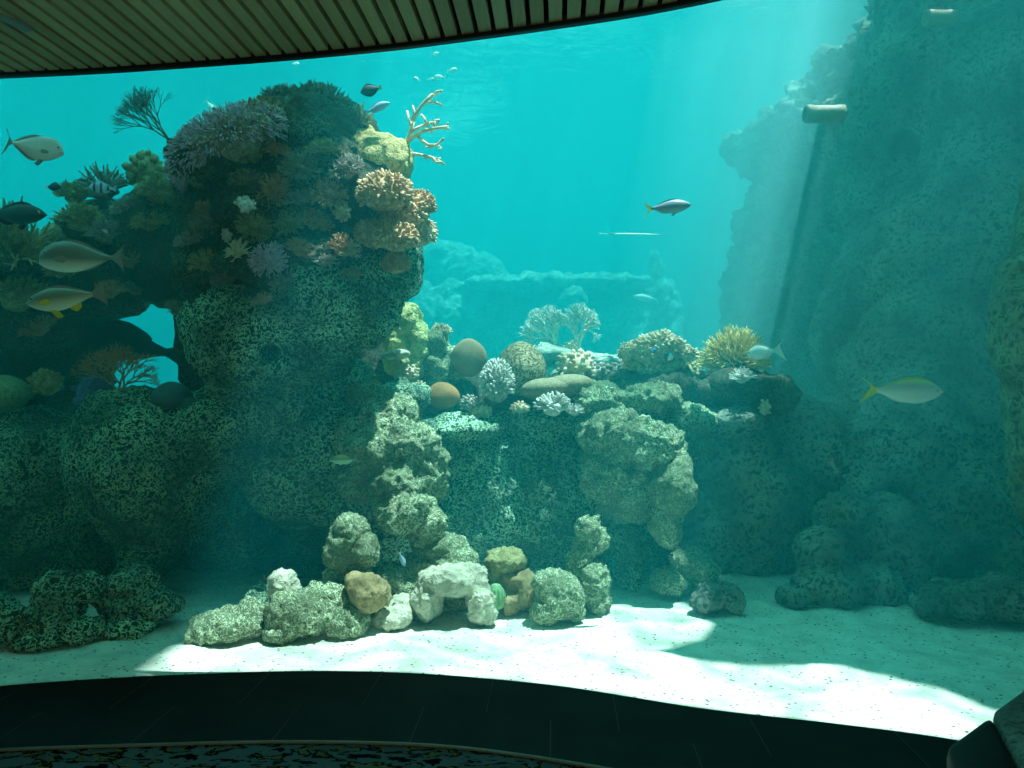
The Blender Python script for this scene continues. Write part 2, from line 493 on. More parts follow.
TILT = 0.0625
k = 0
x0 = -5.0
while x0 < 3.4:
    # each slat runs towards the glass, its end cut to the lip
    y1 = 4.0
    for _ in range(5): y1 = lip(max(min(x0 + TILT * y1, XR), XL)) - .07
    xe = x0 + TILT * y1
    if XL + .05 < xe < XR - .1 and y1 > 1.2:
        ya = max(1.0, (XL + .05 - x0) / TILT) if x0 < XL else 1.0
        if y1 - ya > .2:
            bm = bmesh.new()
            wd = .032
            vs = []
            for (yy, cut) in ((ya, 0), (y1, 1)):
                for sx in (-1, 1):
                    xx = x0 + TILT * yy + sx * wd
                    y2 = yy if not cut else lip(max(min(xx, XR), XL)) - .07
                    for z in (LIPZ + .012, LIPZ + .06): vs.append(bm.verts.new((xx, y2, z)))
            a = vs
            for f in ((0, 1, 3, 2), (4, 6, 7, 5), (0, 2, 6, 4), (1, 5, 7, 3), (0, 4, 5, 1), (2, 3, 7, 6)): bm.faces.new([a[i] for i in f])
            bmesh.ops.recalc_face_normals(bm, faces=bm.faces)
            bm_obj('slat', bm, m_slat, ceil, None, False)
    x0 += .0905
# recessed strip light set between two slats near the left
a = roof_at(-10, 13, LIPZ - .0); b_ = roof_at(30, 31, LIPZ)
d = Vector((b_[0] - a[0], b_[1] - a[1], 0)).normalized(); s = Vector((-d.y, d.x, 0)) * .03
bm = bmesh.new(); pa, pb = Vector((*a, LIPZ)), Vector((*b_, LIPZ)); pa = pa - d * .5
vs = [bm.verts.new(p) for p in (pa - s, pa + s, pb + s, pb - s)]; vt = [bm.verts.new(v.co + Vector((0, 0, .05))) for v in vs]
bm.faces.new(vs); bm.faces.new(vt[::-1])
for i in range(4): bm.faces.new((vs[i], vs[(i + 1) % 4], vt[(i + 1) % 4], vt[i]))
bmesh.ops.recalc_face_normals(bm, faces=bm.faces)
sl_ = bm_obj('recessed_strip', bm, plain('pale_strip', (.30, .36, .34), .4, .5), ceil, None, False); sl_['label'] = 'pale grey strip between the slats'
strip_mesh('trim_2', [(x, lip(x) - .065, LIPZ + .055) for x in XS], [(x, lip(x) - .065, LIPZ) for x in XS], m_black, 0.06)['kind'] = 'structure'

# solid roof over the room; its tank edge is shaped to keep sun off the floor
def over(x):
    return sill(min(max(x - 1.04, -3.6), 2.6)) + .16
structure(prism('roof', [(XL - .2, -4.2), (XR + .2, -4.2)] + [(x, over(x)) for x in [XR + .2 - i * .23 for i in range(31)]] + [(-20, 4.4), (-20, 3.5), (XL - .2, 3.5)], 4.6, 4.9, m_wall))
# unseen sun blockers added over the tank, outlined to cast its shade edges
structure(prism('sun_blocker_left', [(x + 1.47, y + .2) for x, y in [(-4.2, 3.4), (-.61, 3.4), (-.42, 5.2), (-.40, 6.2), (-.66, 7.0), (-1.9, 7.5), (-4.2, 7.5)]], 13.5, 13.7, m_wall))
structure(prism('sun_blocker_right', [(4.1, 3.9), (3.87, 4.22), (3.7, 4.5), (3.54, 4.66), (3.1, 4.72), (2.7, 4.82), (2.5, 4.95), (2.86, 5.15), (2.98, 5.4), (2.95, 5.8), (2.82, 6.3), (2.78, 6.64), (3.38, 6.66), (3.4, 6.95), (3.72, 6.95), (3.74, 7.3), (5.3, 8.6), (5.35, 8.6), (4.44, 7.05), (4.2, 7.05), (4.2, 6.89), (4.44, 6.89), (4.441, 7.05), (5.36, 8.6), (8, 8.6), (8, 3.9)], SURF + .4, SURF + .6, m_wall))
# wall above the glass
strip_mesh('wall_front', [(x, lip(x) - .02, 4.62) for x in XS], [(x, lip(x) - .02, LIPZ + .02) for x in XS], m_wall, .05)['kind'] = 'structure'
structure(prism('wall_front_left', [(-34, 4.2), (XL, sill(XL) + .3), (XL, sill(XL) + .5), (-34, 4.4)], -.5, 4.7, m_wall))
structure(prism('wall_front_right', [(XR, 3.3), (28, 1.5), (28, 1.7), (XR, 3.5)], -.5, 4.7, m_wall))

# ------------------------------------------------------------------ glass
def glass_mat():
    m, nt, nd, lk, b = new_mat('acrylic')
    nd.remove(b)
    t = nd.new('ShaderNodeBsdfTransparent'); t.inputs['Color'].default_value = (.985, .995, .99, 1)
    g = nd.new('ShaderNodeBsdfGlossy'); g.inputs['Roughness'].default_value = .02
    fr = nd.new('ShaderNodeFresnel'); fr.inputs['IOR'].default_value = 1.07
    mx = nd.new('ShaderNodeMixShader'); lk.new(fr.outputs[0], mx.inputs[0]); lk.new(t.outputs[0], mx.inputs[1]); lk.new(g.outputs[0], mx.inputs[2])
    lk.new(mx.outputs[0], nd['Material Output'].inputs['Surface'])
    return m
strip_mesh('window_1', [(x, lip(x) + .005, LIPZ + .03) for x in XS], [(x, sill(x) + .004, -.1) for x in XS], glass_mat())['kind'] = 'structure'

# ------------------------------------------------------------------ water
def water_mat():
    m, nt, nd, lk, b = new_mat('sea_water'); nd.remove(b)
    s = nd.new('ShaderNodeVolumeScatter'); s.inputs['Anisotropy'].default_value = 0.0
    s.inputs['Color'].default_value = WS_COL; s.inputs['Density'].default_value = WS_D
    a = nd.new('ShaderNodeVolumeAbsorption'); a.inputs['Color'].default_value = WA_COL; a.inputs['Density'].default_value = WA_D
    ad = nd.new('ShaderNodeAddShader'); lk.new(s.outputs[0], ad.inputs[0]); lk.new(a.outputs[0], ad.inputs[1])
    lk.new(ad.outputs[0], nd['Material Output'].inputs['Volume'])
    return m
WS_COL = (0.025, 0.90, 1.0, 1); WS_D = 0.058
WA_COL = (0.0, 0.65, 0.66, 1); WA_D = 0.17
front = [(x, max(sill(x), lip(x)) + .03) for x in XS]
bmw = bmesh.new()
xsw = [-34] + [XL] + XS[1:-1] + [XR] + [28]
bot = []; top = []
for x in xsw:
    if x < XL: yb = yt = 4.45
    elif x > XR: yb = yt = 1.8
    else: yb, yt = sill(x) + .03, lip(x) + .05
    bot.append((x, yb, -.3)); top.append((x, yt, SURF))
bot += [(28, 44.2, -.3), (-34, 44.2, -.3)]; top += [(28, 44.2, SURF), (-34, 44.2, SURF)]
vb = [bmw.verts.new(p) for p in bot]; vt = [bmw.verts.new(p) for p in top]
n_ = len(vb)
bmw.faces.new(vb[::-1]); bmw.faces.new(vt)
for i in range(n_): bmw.faces.new((vb[i], vb[(i + 1) % n_], vt[(i + 1) % n_], vt[i]))
bmesh.ops.recalc_face_normals(bmw, faces=bmw.faces)
structure(bm_obj('water', bmw, water_mat(), None, None, False))
# murkier pale water drifting along the right cliff
def haze_mat():
    m, nt, nd, lk, b = new_mat('pale_murk'); nd.remove(b)
    s = nd.new('ShaderNodeVolumeScatter'); s.inputs['Color'].default_value = (.85, .95, 1, 1); s.inputs['Density'].default_value = .062
    lk.new(s.outputs[0], nd['Material Output'].inputs['Volume'])
    return m
bm = bmesh.new()
vb = [bm.verts.new(p) for p in ((2.6, 4.6, 1.55), (7.5, 4.2, 1.6), (7.5, 11, .35), (1.0, 11, .35))]
vt = [bm.verts.new(p) for p in ((3.6, 4.6, SURF - .1), (8.5, 4.2, SURF - .1), (8.5, 11, SURF - .1), (2.0, 11, SURF - .1))]
bm.faces.new(vb[::-1]); bm.faces.new(vt)
for i in range(4): bm.faces.new((vb[i], vb[(i + 1) % 4], vt[(i + 1) % 4], vt[i]))
bmesh.ops.recalc_face_normals(bm, faces=bm.faces)
structure(bm_obj('water_murk', bm, haze_mat(), None, None, False))
# absorbing volume added behind the reef to dim the far background
def dimmer_mat():
    m, nt, nd, lk, b = new_mat('dimming_volume'); nd.remove(b)
    a = nd.new('ShaderNodeVolumeAbsorption'); a.inputs['Color'].default_value = (0, .62, .66, 1); a.inputs['Density'].default_value = .16
    lk.new(a.outputs[0], nd['Material Output'].inputs['Volume'])
    return m
structure(prism('water_dimmer', [(-33.8, 9.0), (27.8, 9.0), (27.8, 43.8), (-33.8, 43.8)], -.2, SURF - .05, dimmer_mat()))
# rippled surface: uneven daylight streaks are put into its transparency colour
def surf_mat():
    m, nt, nd, lk, b = new_mat('rippled_surface'); nd.remove(b)
    tc = nd.new('ShaderNodeTexCoord')
    n = nd.new('ShaderNodeTexNoise'); n.inputs['Scale'].default_value = 1.9; n.inputs['Detail'].default_value = 4; n.inputs['Distortion'].default_value = 1.2
    lk.new(tc.outputs['Object'], n.inputs['Vector'])
    r = ramp(nd, [(0.38, (.42, .42, .42)), (0.60, (1, 1, 1))]); lk.new(n.outputs['Fac'], r.inputs['Fac'])
    t = nd.new('ShaderNodeBsdfTransparent'); lk.new(r.outputs['Color'], t.inputs['Color'])
    g = nd.new('ShaderNodeBsdfGlossy'); g.inputs['Roughness'].default_value = .12
    fr = nd.new('ShaderNodeFresnel'); fr.inputs['IOR'].default_value = 1.333      # mirrors the water at flat angles from below
    bp = nd.new('ShaderNodeBump'); bp.inputs['Strength'].default_value = .25; bp.inputs['Distance'].default_value = .1
    lk.new(n.outputs['Fac'], bp.inputs['Height']); lk.new(bp.outputs[0], g.inputs['Normal'])
    mx = nd.new('ShaderNodeMixShader'); lk.new(fr.outputs[0], mx.inputs[0]); lk.new(t.outputs[0], mx.inputs[1]); lk.new(g.outputs[0], mx.inputs[2])
    lk.new(mx.outputs[0], nd['Material Output'].inputs['Surface'])
    return m
bm = bmesh.new()
vs = [bm.verts.new(p) for p in ((-35, 1, SURF + .02), (29, 1, SURF + .02), (29, 45, SURF + .02), (-35, 45, SURF + .02))]; bm.faces.new(vs)
structure(bm_obj('water_surface', bm, surf_mat(), None, None, False))

# tank shell and sand bed
m_conc = plain('tank_concrete', (.30, .38, .36), .9, .1)
structure(prism('wall_tank_back', [(-34.5, 44), (28.5, 44), (28.5, 44.4), (-34.5, 44.4)], -.5, SURF + .5, m_conc))
structure(prism('wall_tank_left', [(-34.4, 4), (-34, 4), (-34, 44.4), (-34.4, 44.4)], -.5, SURF + .5, m_conc))
structure(prism('wall_tank_right', [(28, -2), (28.4, -2), (28.4, 44.4), (28, 44.4)], -.5, SURF + .5, m_conc))
def sand_mat():
    m, nt, nd, lk, b = new_mat('white_sand')
    tc = nd.new('ShaderNodeTexCoord')
    n = nd.new('ShaderNodeTexNoise'); n.inputs['Scale'].default_value = 5; n.inputs['Detail'].default_value = 8; n.inputs['Roughness'].default_value = .7
    lk.new(tc.outputs['Object'], n.inputs['Vector'])
    r = ramp(nd, [(0.3, (.52, .54, .46)), (0.6, (.80, .78, .68))]); lk.new(n.outputs['Fac'], r.inputs['Fac'])
    v = nd.new('ShaderNodeTexVoronoi'); v.inputs['Scale'].default_value = 26; v.inputs['Randomness'].default_value = 1
    lk.new(tc.outputs['Object'], v.inputs['Vector'])
    r2 = ramp(nd, [(0.16, (1, 1, 1)), (0.26, (0, 0, 0))]); lk.new(v.outputs['Distance'], r2.inputs['Fac'])
    n4 = nd.new('ShaderNodeTexNoise'); n4.inputs['Scale'].default_value = 14; lk.new(tc.outputs['Object'], n4.inputs['Vector'])
    r4 = ramp(nd, [(0.42, (0, 0, 0)), (0.52, (1, 1, 1))]); lk.new(n4.outputs['Fac'], r4.inputs['Fac'])
    mm = nd.new('ShaderNodeMath'); mm.operation = 'MULTIPLY'; lk.new(r2.outputs['Color'], mm.inputs[0]); lk.new(r4.outputs['Color'], mm.inputs[1])
    mx = nd.new('ShaderNodeMix'); mx.data_type = 'RGBA'; mx.inputs['B'].default_value = (.10, .10, .07, 1)
    lk.new(mm.outputs[0], mx.inputs['Factor']); lk.new(r.outputs['Color'], mx.inputs['A'])
    lk.new(mx.outputs['Result'], b.inputs['Base Color'])
    n3 = nd.new('ShaderNodeTexNoise'); n3.inputs['Scale'].default_value = 40; n3.inputs['Detail'].default_value = 5; lk.new(tc.outputs['Object'], n3.inputs['Vector'])
    bp = nd.new('ShaderNodeBump'); bp.inputs['Strength'].default_value = .6; bp.inputs['Distance'].default_value = .02
    lk.new(n3.outputs['Fac'], bp.inputs['Height']); lk.new(bp.outputs[0], b.inputs['Normal'])
    b.inputs['Roughness'].default_value = 1; b.inputs['Specular IOR Level'].default_value = .1
    return m
gx, gy = 200, 120
bm = bmesh.new()
pts = []
for j in range(gy):
    for i in range(gx):
        x = -5.5 + 11.0 * i / (gx - 1)
        yf = sill(min(max(x, XL), XR)) - .005
        t = j / (gy - 1)
        pts.append((x, yf + (17 - yf) * (t ** 2.2), 0))
pa = np.array(pts)
q = np.stack([pa[:, 0] * .9, pa[:, 1] * 1.1, np.zeros(len(pa))], 1)
z = .05 * pnoise(q + 9.3) + .03 * pnoise(q * 3.1 + 2.2) + .012 * pnoise(q * 8 + 4.1)
yf = np.array([sill(min(max(x, XL), XR)) for x in pa[:, 0]])
z = z * np.clip((pa[:, 1] - yf) / .5, 0.0, 1) - .003 - .02 * np.clip(pa[:, 1] - yf, 0, 2.0)
z[:gx] = -.06
vs = [bm.verts.new((x, y, zz)) for (x, y, _), zz in zip(pts, z)]
for j in range(gy - 1):
    for i in range(gx - 1):
        bm.faces.new((vs[j * gx + i], vs[j * gx + i + 1], vs[(j + 1) * gx + i + 1], vs[(j + 1) * gx + i]))
def sand_z(x, y):
    # nearest grid height
    i = int(round((x + 5.5) / 11.0 * (gx - 1))); i = min(max(i, 0), gx - 1)
    yf_ = sill(min(max(x, XL), XR)) + .02
    t = max((y - yf_) / (17 - yf_), 0) ** (1 / 2.2); j = min(int(round(t * (gy - 1))), gy - 1)
    return float(z[j * gx + i])
bmesh.ops.recalc_face_normals(bm, faces=bm.faces)
structure(prism('floor_tank', [(-34, 4.2), (XL, 3.9), (-1, 4.1), (2, 3.3), (XR, 2.9), (28, -2), (28, 44.2), (-34, 44.2)], -.6, -.31, m_conc))
sand = structure(bm_obj('floor_sand', bm, sand_mat()))
# ================================================================== rockwork
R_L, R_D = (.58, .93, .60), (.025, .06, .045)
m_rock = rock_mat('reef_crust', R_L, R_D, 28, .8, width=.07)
m_rock_lit = rock_mat('reef_crust_sunlit', (.80, .93, .60), (.14, .20, .11), 30, .9, blotch=(.16, .18, .10), width=.08)  # lit copy of the reef crust, sunlight put into its lighter colours
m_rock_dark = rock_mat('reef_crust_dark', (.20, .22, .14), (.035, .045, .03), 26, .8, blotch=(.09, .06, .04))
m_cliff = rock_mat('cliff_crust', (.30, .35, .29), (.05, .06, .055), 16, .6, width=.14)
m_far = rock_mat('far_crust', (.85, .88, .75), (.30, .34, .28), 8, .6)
m_yellow = rock_mat('yellow_crust', (.78, .66, .30), (.34, .28, .12), 30, .6, width=.12)

rock('reef_tower', [
    (272, 335, 6.05, 82, 72, .58), (250, 340, 6.0, 58, 66, .48), (372, 268, 6.05, 48, 42, .48), (330, 300, 5.95, 66, 60, .5), (350, 290, 6.0, 54, 50, .46),
    (394, 256, 6.1, 30, 36, .4), (310, 345, 6.05, 50, 50, .5), (356, 308, 6.0, 42, 36, .42), (278, 405, 6.2, 72, 50, .5)],
    m_rock, 'bulging pale crusted underside of the reef tower with a small dark hole', 'reef rock',
    voxel=.026, worm=.012, dents=[(P(262, 352, 5.45), .065, 1.0), (P(286, 352, 5.4), .16, .10)], seed=1)
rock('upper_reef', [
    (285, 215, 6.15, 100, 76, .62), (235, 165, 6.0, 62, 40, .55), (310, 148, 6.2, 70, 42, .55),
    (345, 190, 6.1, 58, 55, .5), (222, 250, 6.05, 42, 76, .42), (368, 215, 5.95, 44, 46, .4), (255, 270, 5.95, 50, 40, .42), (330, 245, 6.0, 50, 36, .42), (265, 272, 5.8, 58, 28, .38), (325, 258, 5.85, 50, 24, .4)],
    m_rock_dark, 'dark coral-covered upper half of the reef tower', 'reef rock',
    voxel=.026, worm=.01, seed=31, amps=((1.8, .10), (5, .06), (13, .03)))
rock('rock_outcrop', [(378, 160, 6.0, 34, 26, .26), (400, 166, 6.02, 13, 26, .2), (362, 146, 6.05, 20, 18, .22), (350, 140, 6.05, 16, 16, .2)], m_yellow,
    'sunlit yellow rock knob jutting from the upper right of the reef tower', 'reef rock', voxel=.018,
    amps=((3, .04), (9, .02), (20, .01)), seed=2)
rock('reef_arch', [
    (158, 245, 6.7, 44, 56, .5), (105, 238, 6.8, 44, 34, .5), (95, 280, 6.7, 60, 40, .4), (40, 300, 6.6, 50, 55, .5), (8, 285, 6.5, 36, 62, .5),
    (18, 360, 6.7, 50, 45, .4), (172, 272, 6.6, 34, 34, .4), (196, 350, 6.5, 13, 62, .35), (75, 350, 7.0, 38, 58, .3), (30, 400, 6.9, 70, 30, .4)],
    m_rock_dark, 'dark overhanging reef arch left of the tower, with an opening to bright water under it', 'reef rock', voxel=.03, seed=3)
rock('lower_reef', [
    (30, 490, 6.3, 58, 84, .65), (-40, 500, 6.3, 60, 90, .6), (150, 470, 6.15, 72, 86, .65), (120, 418, 6.2, 38, 34, .4), (228, 432, 6.2, 64, 48, .5),
    (320, 470, 6.3, 78, 86, .6), (385, 440, 6.1, 44, 46, .45), (398, 400, 6.2, 34, 20, .3), (235, 520, 7.1, 70, 92, .4), (70, 540, 7.1, 60, 80, .4), (300, 540, 6.6, 70, 60, .5),
    (125, 530, 6.4, 55, 50, .5), (370, 500, 6.4, 50, 80, .4), (20, 580, 6.5, 60, 30, .5), (400, 540, 6.6, 60, 60, .4), (345, 385, 6.4, 30, 26, .35)],
    m_rock, 'broad pale crusted rock wall under the tower, hollowed by two dark caves at its foot', 'reef rock', voxel=.028, worm=.012, seed=4,
    dents=[(P(218, 560, 5.9), .34, 1.3), (P(212, 510, 5.8), .16, .9), (P(74, 555, 5.9), .22, 1.0), (P(300, 560, 6.0), .3, .7)])
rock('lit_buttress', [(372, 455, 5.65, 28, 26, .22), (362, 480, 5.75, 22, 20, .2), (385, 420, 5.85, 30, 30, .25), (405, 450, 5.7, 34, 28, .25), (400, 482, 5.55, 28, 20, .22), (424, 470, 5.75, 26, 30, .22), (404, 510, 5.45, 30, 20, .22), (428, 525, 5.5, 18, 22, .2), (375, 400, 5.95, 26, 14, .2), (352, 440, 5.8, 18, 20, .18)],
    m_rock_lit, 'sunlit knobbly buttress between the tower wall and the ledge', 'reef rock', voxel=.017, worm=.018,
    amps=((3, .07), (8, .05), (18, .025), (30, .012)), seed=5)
rock('reef_ledge', [
    (470, 505, 6.75, 66, 84, .5), (545, 505, 6.85, 70, 88, .5), (460, 428, 6.5, 45, 12, .45), (620, 500, 6.9, 60, 92, .5), (560, 420, 6.9, 70, 16, .5), (500, 560, 6.9, 110, 40, .5), (655, 428, 6.75, 40, 24, .3)],
    m_rock, 'dark front face of the central ledge under the dome corals', 'reef rock', voxel=.03, worm=.012, seed=6)
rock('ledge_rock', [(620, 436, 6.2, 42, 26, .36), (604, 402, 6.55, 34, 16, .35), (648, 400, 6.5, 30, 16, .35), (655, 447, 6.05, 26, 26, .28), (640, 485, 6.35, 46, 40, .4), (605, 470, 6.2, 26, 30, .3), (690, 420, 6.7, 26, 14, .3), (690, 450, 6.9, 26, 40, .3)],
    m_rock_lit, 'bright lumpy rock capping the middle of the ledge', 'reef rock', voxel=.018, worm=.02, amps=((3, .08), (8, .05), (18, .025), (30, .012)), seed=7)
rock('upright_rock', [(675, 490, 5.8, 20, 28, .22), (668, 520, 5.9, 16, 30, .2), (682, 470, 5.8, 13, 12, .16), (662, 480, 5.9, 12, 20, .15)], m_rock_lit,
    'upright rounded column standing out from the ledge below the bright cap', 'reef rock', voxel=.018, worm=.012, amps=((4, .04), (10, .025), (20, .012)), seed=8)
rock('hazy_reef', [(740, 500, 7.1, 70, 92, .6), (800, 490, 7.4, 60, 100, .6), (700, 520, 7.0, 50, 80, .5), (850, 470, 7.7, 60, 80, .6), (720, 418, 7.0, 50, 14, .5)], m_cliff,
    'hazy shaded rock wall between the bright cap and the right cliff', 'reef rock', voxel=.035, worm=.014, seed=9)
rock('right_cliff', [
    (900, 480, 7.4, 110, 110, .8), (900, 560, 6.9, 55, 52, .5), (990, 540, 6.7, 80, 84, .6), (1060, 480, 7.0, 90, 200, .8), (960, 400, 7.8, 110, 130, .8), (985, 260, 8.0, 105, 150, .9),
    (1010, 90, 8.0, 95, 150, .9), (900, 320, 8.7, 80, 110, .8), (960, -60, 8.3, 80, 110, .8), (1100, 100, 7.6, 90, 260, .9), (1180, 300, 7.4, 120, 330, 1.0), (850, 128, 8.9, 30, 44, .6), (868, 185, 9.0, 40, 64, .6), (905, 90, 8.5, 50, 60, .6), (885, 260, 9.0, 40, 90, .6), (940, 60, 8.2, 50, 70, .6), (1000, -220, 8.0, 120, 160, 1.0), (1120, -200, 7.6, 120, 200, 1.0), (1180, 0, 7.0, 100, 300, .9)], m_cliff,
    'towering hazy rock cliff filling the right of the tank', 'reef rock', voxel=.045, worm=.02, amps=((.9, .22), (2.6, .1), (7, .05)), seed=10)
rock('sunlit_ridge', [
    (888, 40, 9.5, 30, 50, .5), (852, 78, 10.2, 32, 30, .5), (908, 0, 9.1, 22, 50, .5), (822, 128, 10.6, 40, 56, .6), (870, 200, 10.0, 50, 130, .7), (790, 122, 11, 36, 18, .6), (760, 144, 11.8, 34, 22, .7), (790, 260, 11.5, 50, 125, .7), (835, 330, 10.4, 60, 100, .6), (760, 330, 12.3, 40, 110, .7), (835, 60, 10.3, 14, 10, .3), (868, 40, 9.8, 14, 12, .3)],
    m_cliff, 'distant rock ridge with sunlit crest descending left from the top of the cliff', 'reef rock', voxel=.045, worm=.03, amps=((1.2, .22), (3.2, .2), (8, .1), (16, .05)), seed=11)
rock('boulder', [(1030, 330, 4.95, 36, 72, .25), (1022, 285, 5.0, 24, 40, .22), (1024, 385, 5.0, 16, 34, .18), (1050, 420, 5.0, 40, 120, .3), (1060, 250, 5.1, 40, 120, .3)], rock_mat('near_crust', (.30, .42, .27), (.10, .15, .10), 16, .5, blotch=(.07, .08, .07), width=.12),
    'smooth green-grey rock bulging in at the right edge of the view', 'reef rock', voxel=.02, amps=((2.5, .03), (7, .02), (18, .008)), seed=12)
rock('cliff_foot_rock', [(845, 525, 6.3, 30, 34, .3), (820, 555, 6.0, 24, 26, .28), (828, 588, 5.75, 32, 20, .26), (795, 600, 5.65, 14, 10, .16), (870, 588, 5.9, 34, 26, .3), (890, 545, 6.3, 40, 50, .4)], m_cliff,
    'knobbly rounded rock mass at the foot of the right cliff', 'reef rock', voxel=.022, worm=.012, amps=((3, .05), (9, .03)), seed=13)
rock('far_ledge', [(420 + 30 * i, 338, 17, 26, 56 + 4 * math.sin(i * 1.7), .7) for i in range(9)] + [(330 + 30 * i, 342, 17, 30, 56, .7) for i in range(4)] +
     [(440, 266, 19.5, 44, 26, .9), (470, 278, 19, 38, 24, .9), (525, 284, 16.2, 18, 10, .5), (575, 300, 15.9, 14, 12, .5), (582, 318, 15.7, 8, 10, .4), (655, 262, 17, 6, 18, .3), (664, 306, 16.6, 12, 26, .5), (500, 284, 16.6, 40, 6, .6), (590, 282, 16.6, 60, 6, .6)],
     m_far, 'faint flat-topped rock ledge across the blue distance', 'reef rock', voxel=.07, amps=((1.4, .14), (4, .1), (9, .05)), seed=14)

# ------------------------------------------------------------------ loose boulders on the sand
def boulder(blobs, mat, label, seed, amps=((5, .035), (13, .022), (26, .012)), worm=.012, voxel=.014, **kw):
    return rock('rubble_rock', blobs, mat, label, 'rock', 'rubble rocks on the sand', voxel=voxel, amps=amps, worm=worm, seed=seed, **kw)
m_pale = rock_mat('pale_stone', (.64, .62, .47), (.40, .41, .31), 14, .4, width=.12)
m_brown = rock_mat('brown_stone', (.42, .33, .17), (.26, .20, .10), 34, .3, width=.12)
m_olive = rock_mat('olive_stone', (.44, .42, .20), (.24, .23, .11), 34, .4, width=.12)
B = [
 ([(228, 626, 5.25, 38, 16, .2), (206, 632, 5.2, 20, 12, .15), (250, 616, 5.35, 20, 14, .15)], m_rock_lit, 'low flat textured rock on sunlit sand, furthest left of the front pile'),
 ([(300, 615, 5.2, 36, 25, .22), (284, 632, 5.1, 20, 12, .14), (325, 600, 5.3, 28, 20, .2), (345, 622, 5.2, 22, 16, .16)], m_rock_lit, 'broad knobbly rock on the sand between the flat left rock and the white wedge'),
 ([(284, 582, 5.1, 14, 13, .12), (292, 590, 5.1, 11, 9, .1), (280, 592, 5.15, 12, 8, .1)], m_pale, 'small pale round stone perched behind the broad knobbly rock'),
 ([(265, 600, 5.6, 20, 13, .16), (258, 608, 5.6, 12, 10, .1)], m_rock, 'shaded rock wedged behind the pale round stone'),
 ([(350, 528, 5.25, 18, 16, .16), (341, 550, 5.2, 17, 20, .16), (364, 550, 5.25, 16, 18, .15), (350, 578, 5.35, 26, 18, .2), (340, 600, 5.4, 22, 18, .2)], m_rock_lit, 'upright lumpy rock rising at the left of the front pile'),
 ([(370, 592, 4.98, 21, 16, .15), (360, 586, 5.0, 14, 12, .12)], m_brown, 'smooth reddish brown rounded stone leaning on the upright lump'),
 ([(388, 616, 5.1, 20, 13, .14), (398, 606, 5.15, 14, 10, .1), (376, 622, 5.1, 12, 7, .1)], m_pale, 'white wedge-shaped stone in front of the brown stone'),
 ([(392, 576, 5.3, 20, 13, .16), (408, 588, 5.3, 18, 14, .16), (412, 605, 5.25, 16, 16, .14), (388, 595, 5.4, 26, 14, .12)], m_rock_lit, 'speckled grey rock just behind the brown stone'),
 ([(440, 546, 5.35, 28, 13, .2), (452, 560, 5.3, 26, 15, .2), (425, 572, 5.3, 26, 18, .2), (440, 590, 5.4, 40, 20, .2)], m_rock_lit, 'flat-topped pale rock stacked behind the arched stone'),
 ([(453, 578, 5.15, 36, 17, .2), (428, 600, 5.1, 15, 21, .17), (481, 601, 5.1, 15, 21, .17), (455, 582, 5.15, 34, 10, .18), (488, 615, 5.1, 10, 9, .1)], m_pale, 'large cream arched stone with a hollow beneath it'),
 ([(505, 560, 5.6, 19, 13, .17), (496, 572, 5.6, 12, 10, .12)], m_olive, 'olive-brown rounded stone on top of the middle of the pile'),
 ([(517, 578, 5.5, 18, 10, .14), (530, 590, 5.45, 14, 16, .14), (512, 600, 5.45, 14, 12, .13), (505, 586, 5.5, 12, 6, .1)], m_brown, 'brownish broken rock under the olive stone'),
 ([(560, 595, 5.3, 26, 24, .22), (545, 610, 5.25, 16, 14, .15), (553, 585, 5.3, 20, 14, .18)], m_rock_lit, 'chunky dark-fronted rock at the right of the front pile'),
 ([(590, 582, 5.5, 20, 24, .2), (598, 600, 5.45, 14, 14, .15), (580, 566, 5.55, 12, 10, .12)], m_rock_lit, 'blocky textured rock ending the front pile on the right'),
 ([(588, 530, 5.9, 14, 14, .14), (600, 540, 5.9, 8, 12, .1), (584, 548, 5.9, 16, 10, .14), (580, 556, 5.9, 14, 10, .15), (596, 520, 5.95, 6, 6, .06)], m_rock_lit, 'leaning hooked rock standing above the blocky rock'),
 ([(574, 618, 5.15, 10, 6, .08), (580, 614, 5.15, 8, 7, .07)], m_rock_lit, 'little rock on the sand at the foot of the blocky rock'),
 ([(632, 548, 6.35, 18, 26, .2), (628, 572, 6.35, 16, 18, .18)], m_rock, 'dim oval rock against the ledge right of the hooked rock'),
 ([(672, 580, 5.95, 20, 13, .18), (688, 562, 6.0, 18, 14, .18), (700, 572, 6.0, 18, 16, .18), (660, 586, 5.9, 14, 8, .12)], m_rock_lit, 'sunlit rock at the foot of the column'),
 ([(718, 596, 5.95, 22, 14, .18), (704, 600, 5.9, 14, 10, .12), (735, 606, 5.9, 12, 8, .1)], m_cliff, 'shaded low rock on the sand right of the column foot'),
 ([(62, 598, 5.4, 24, 26, .2), (50, 622, 5.3, 28, 20, .2), (82, 590, 5.45, 20, 14, .16), (40, 640, 5.15, 20, 8, .14), (84, 630, 5.25, 18, 12, .15)], m_rock, 'dark boulder with a hollow at the lower left on shaded sand'),
 ([(135, 590, 5.5, 26, 22, .2), (125, 608, 5.4, 24, 16, .18), (162, 604, 5.4, 20, 14, .16), (130, 628, 5.2, 26, 9, .16), (108, 598, 5.45, 12, 12, .12)], m_rock, 'dark boulder right of the hollow one on shaded sand'),
 ([(8, 628, 5.3, 18, 20, .18), (-14, 620, 5.3, 24, 24, .2)], m_rock, 'dark rock cut off by the left edge on shaded sand'),
 ([(960, 600, 6.2, 40, 16, .3), (1005, 598, 6.1, 36, 20, .3), (930, 606, 6.2, 20, 8, .2)], m_cliff, 'low shaded rock where the right cliff meets the sand'),
]
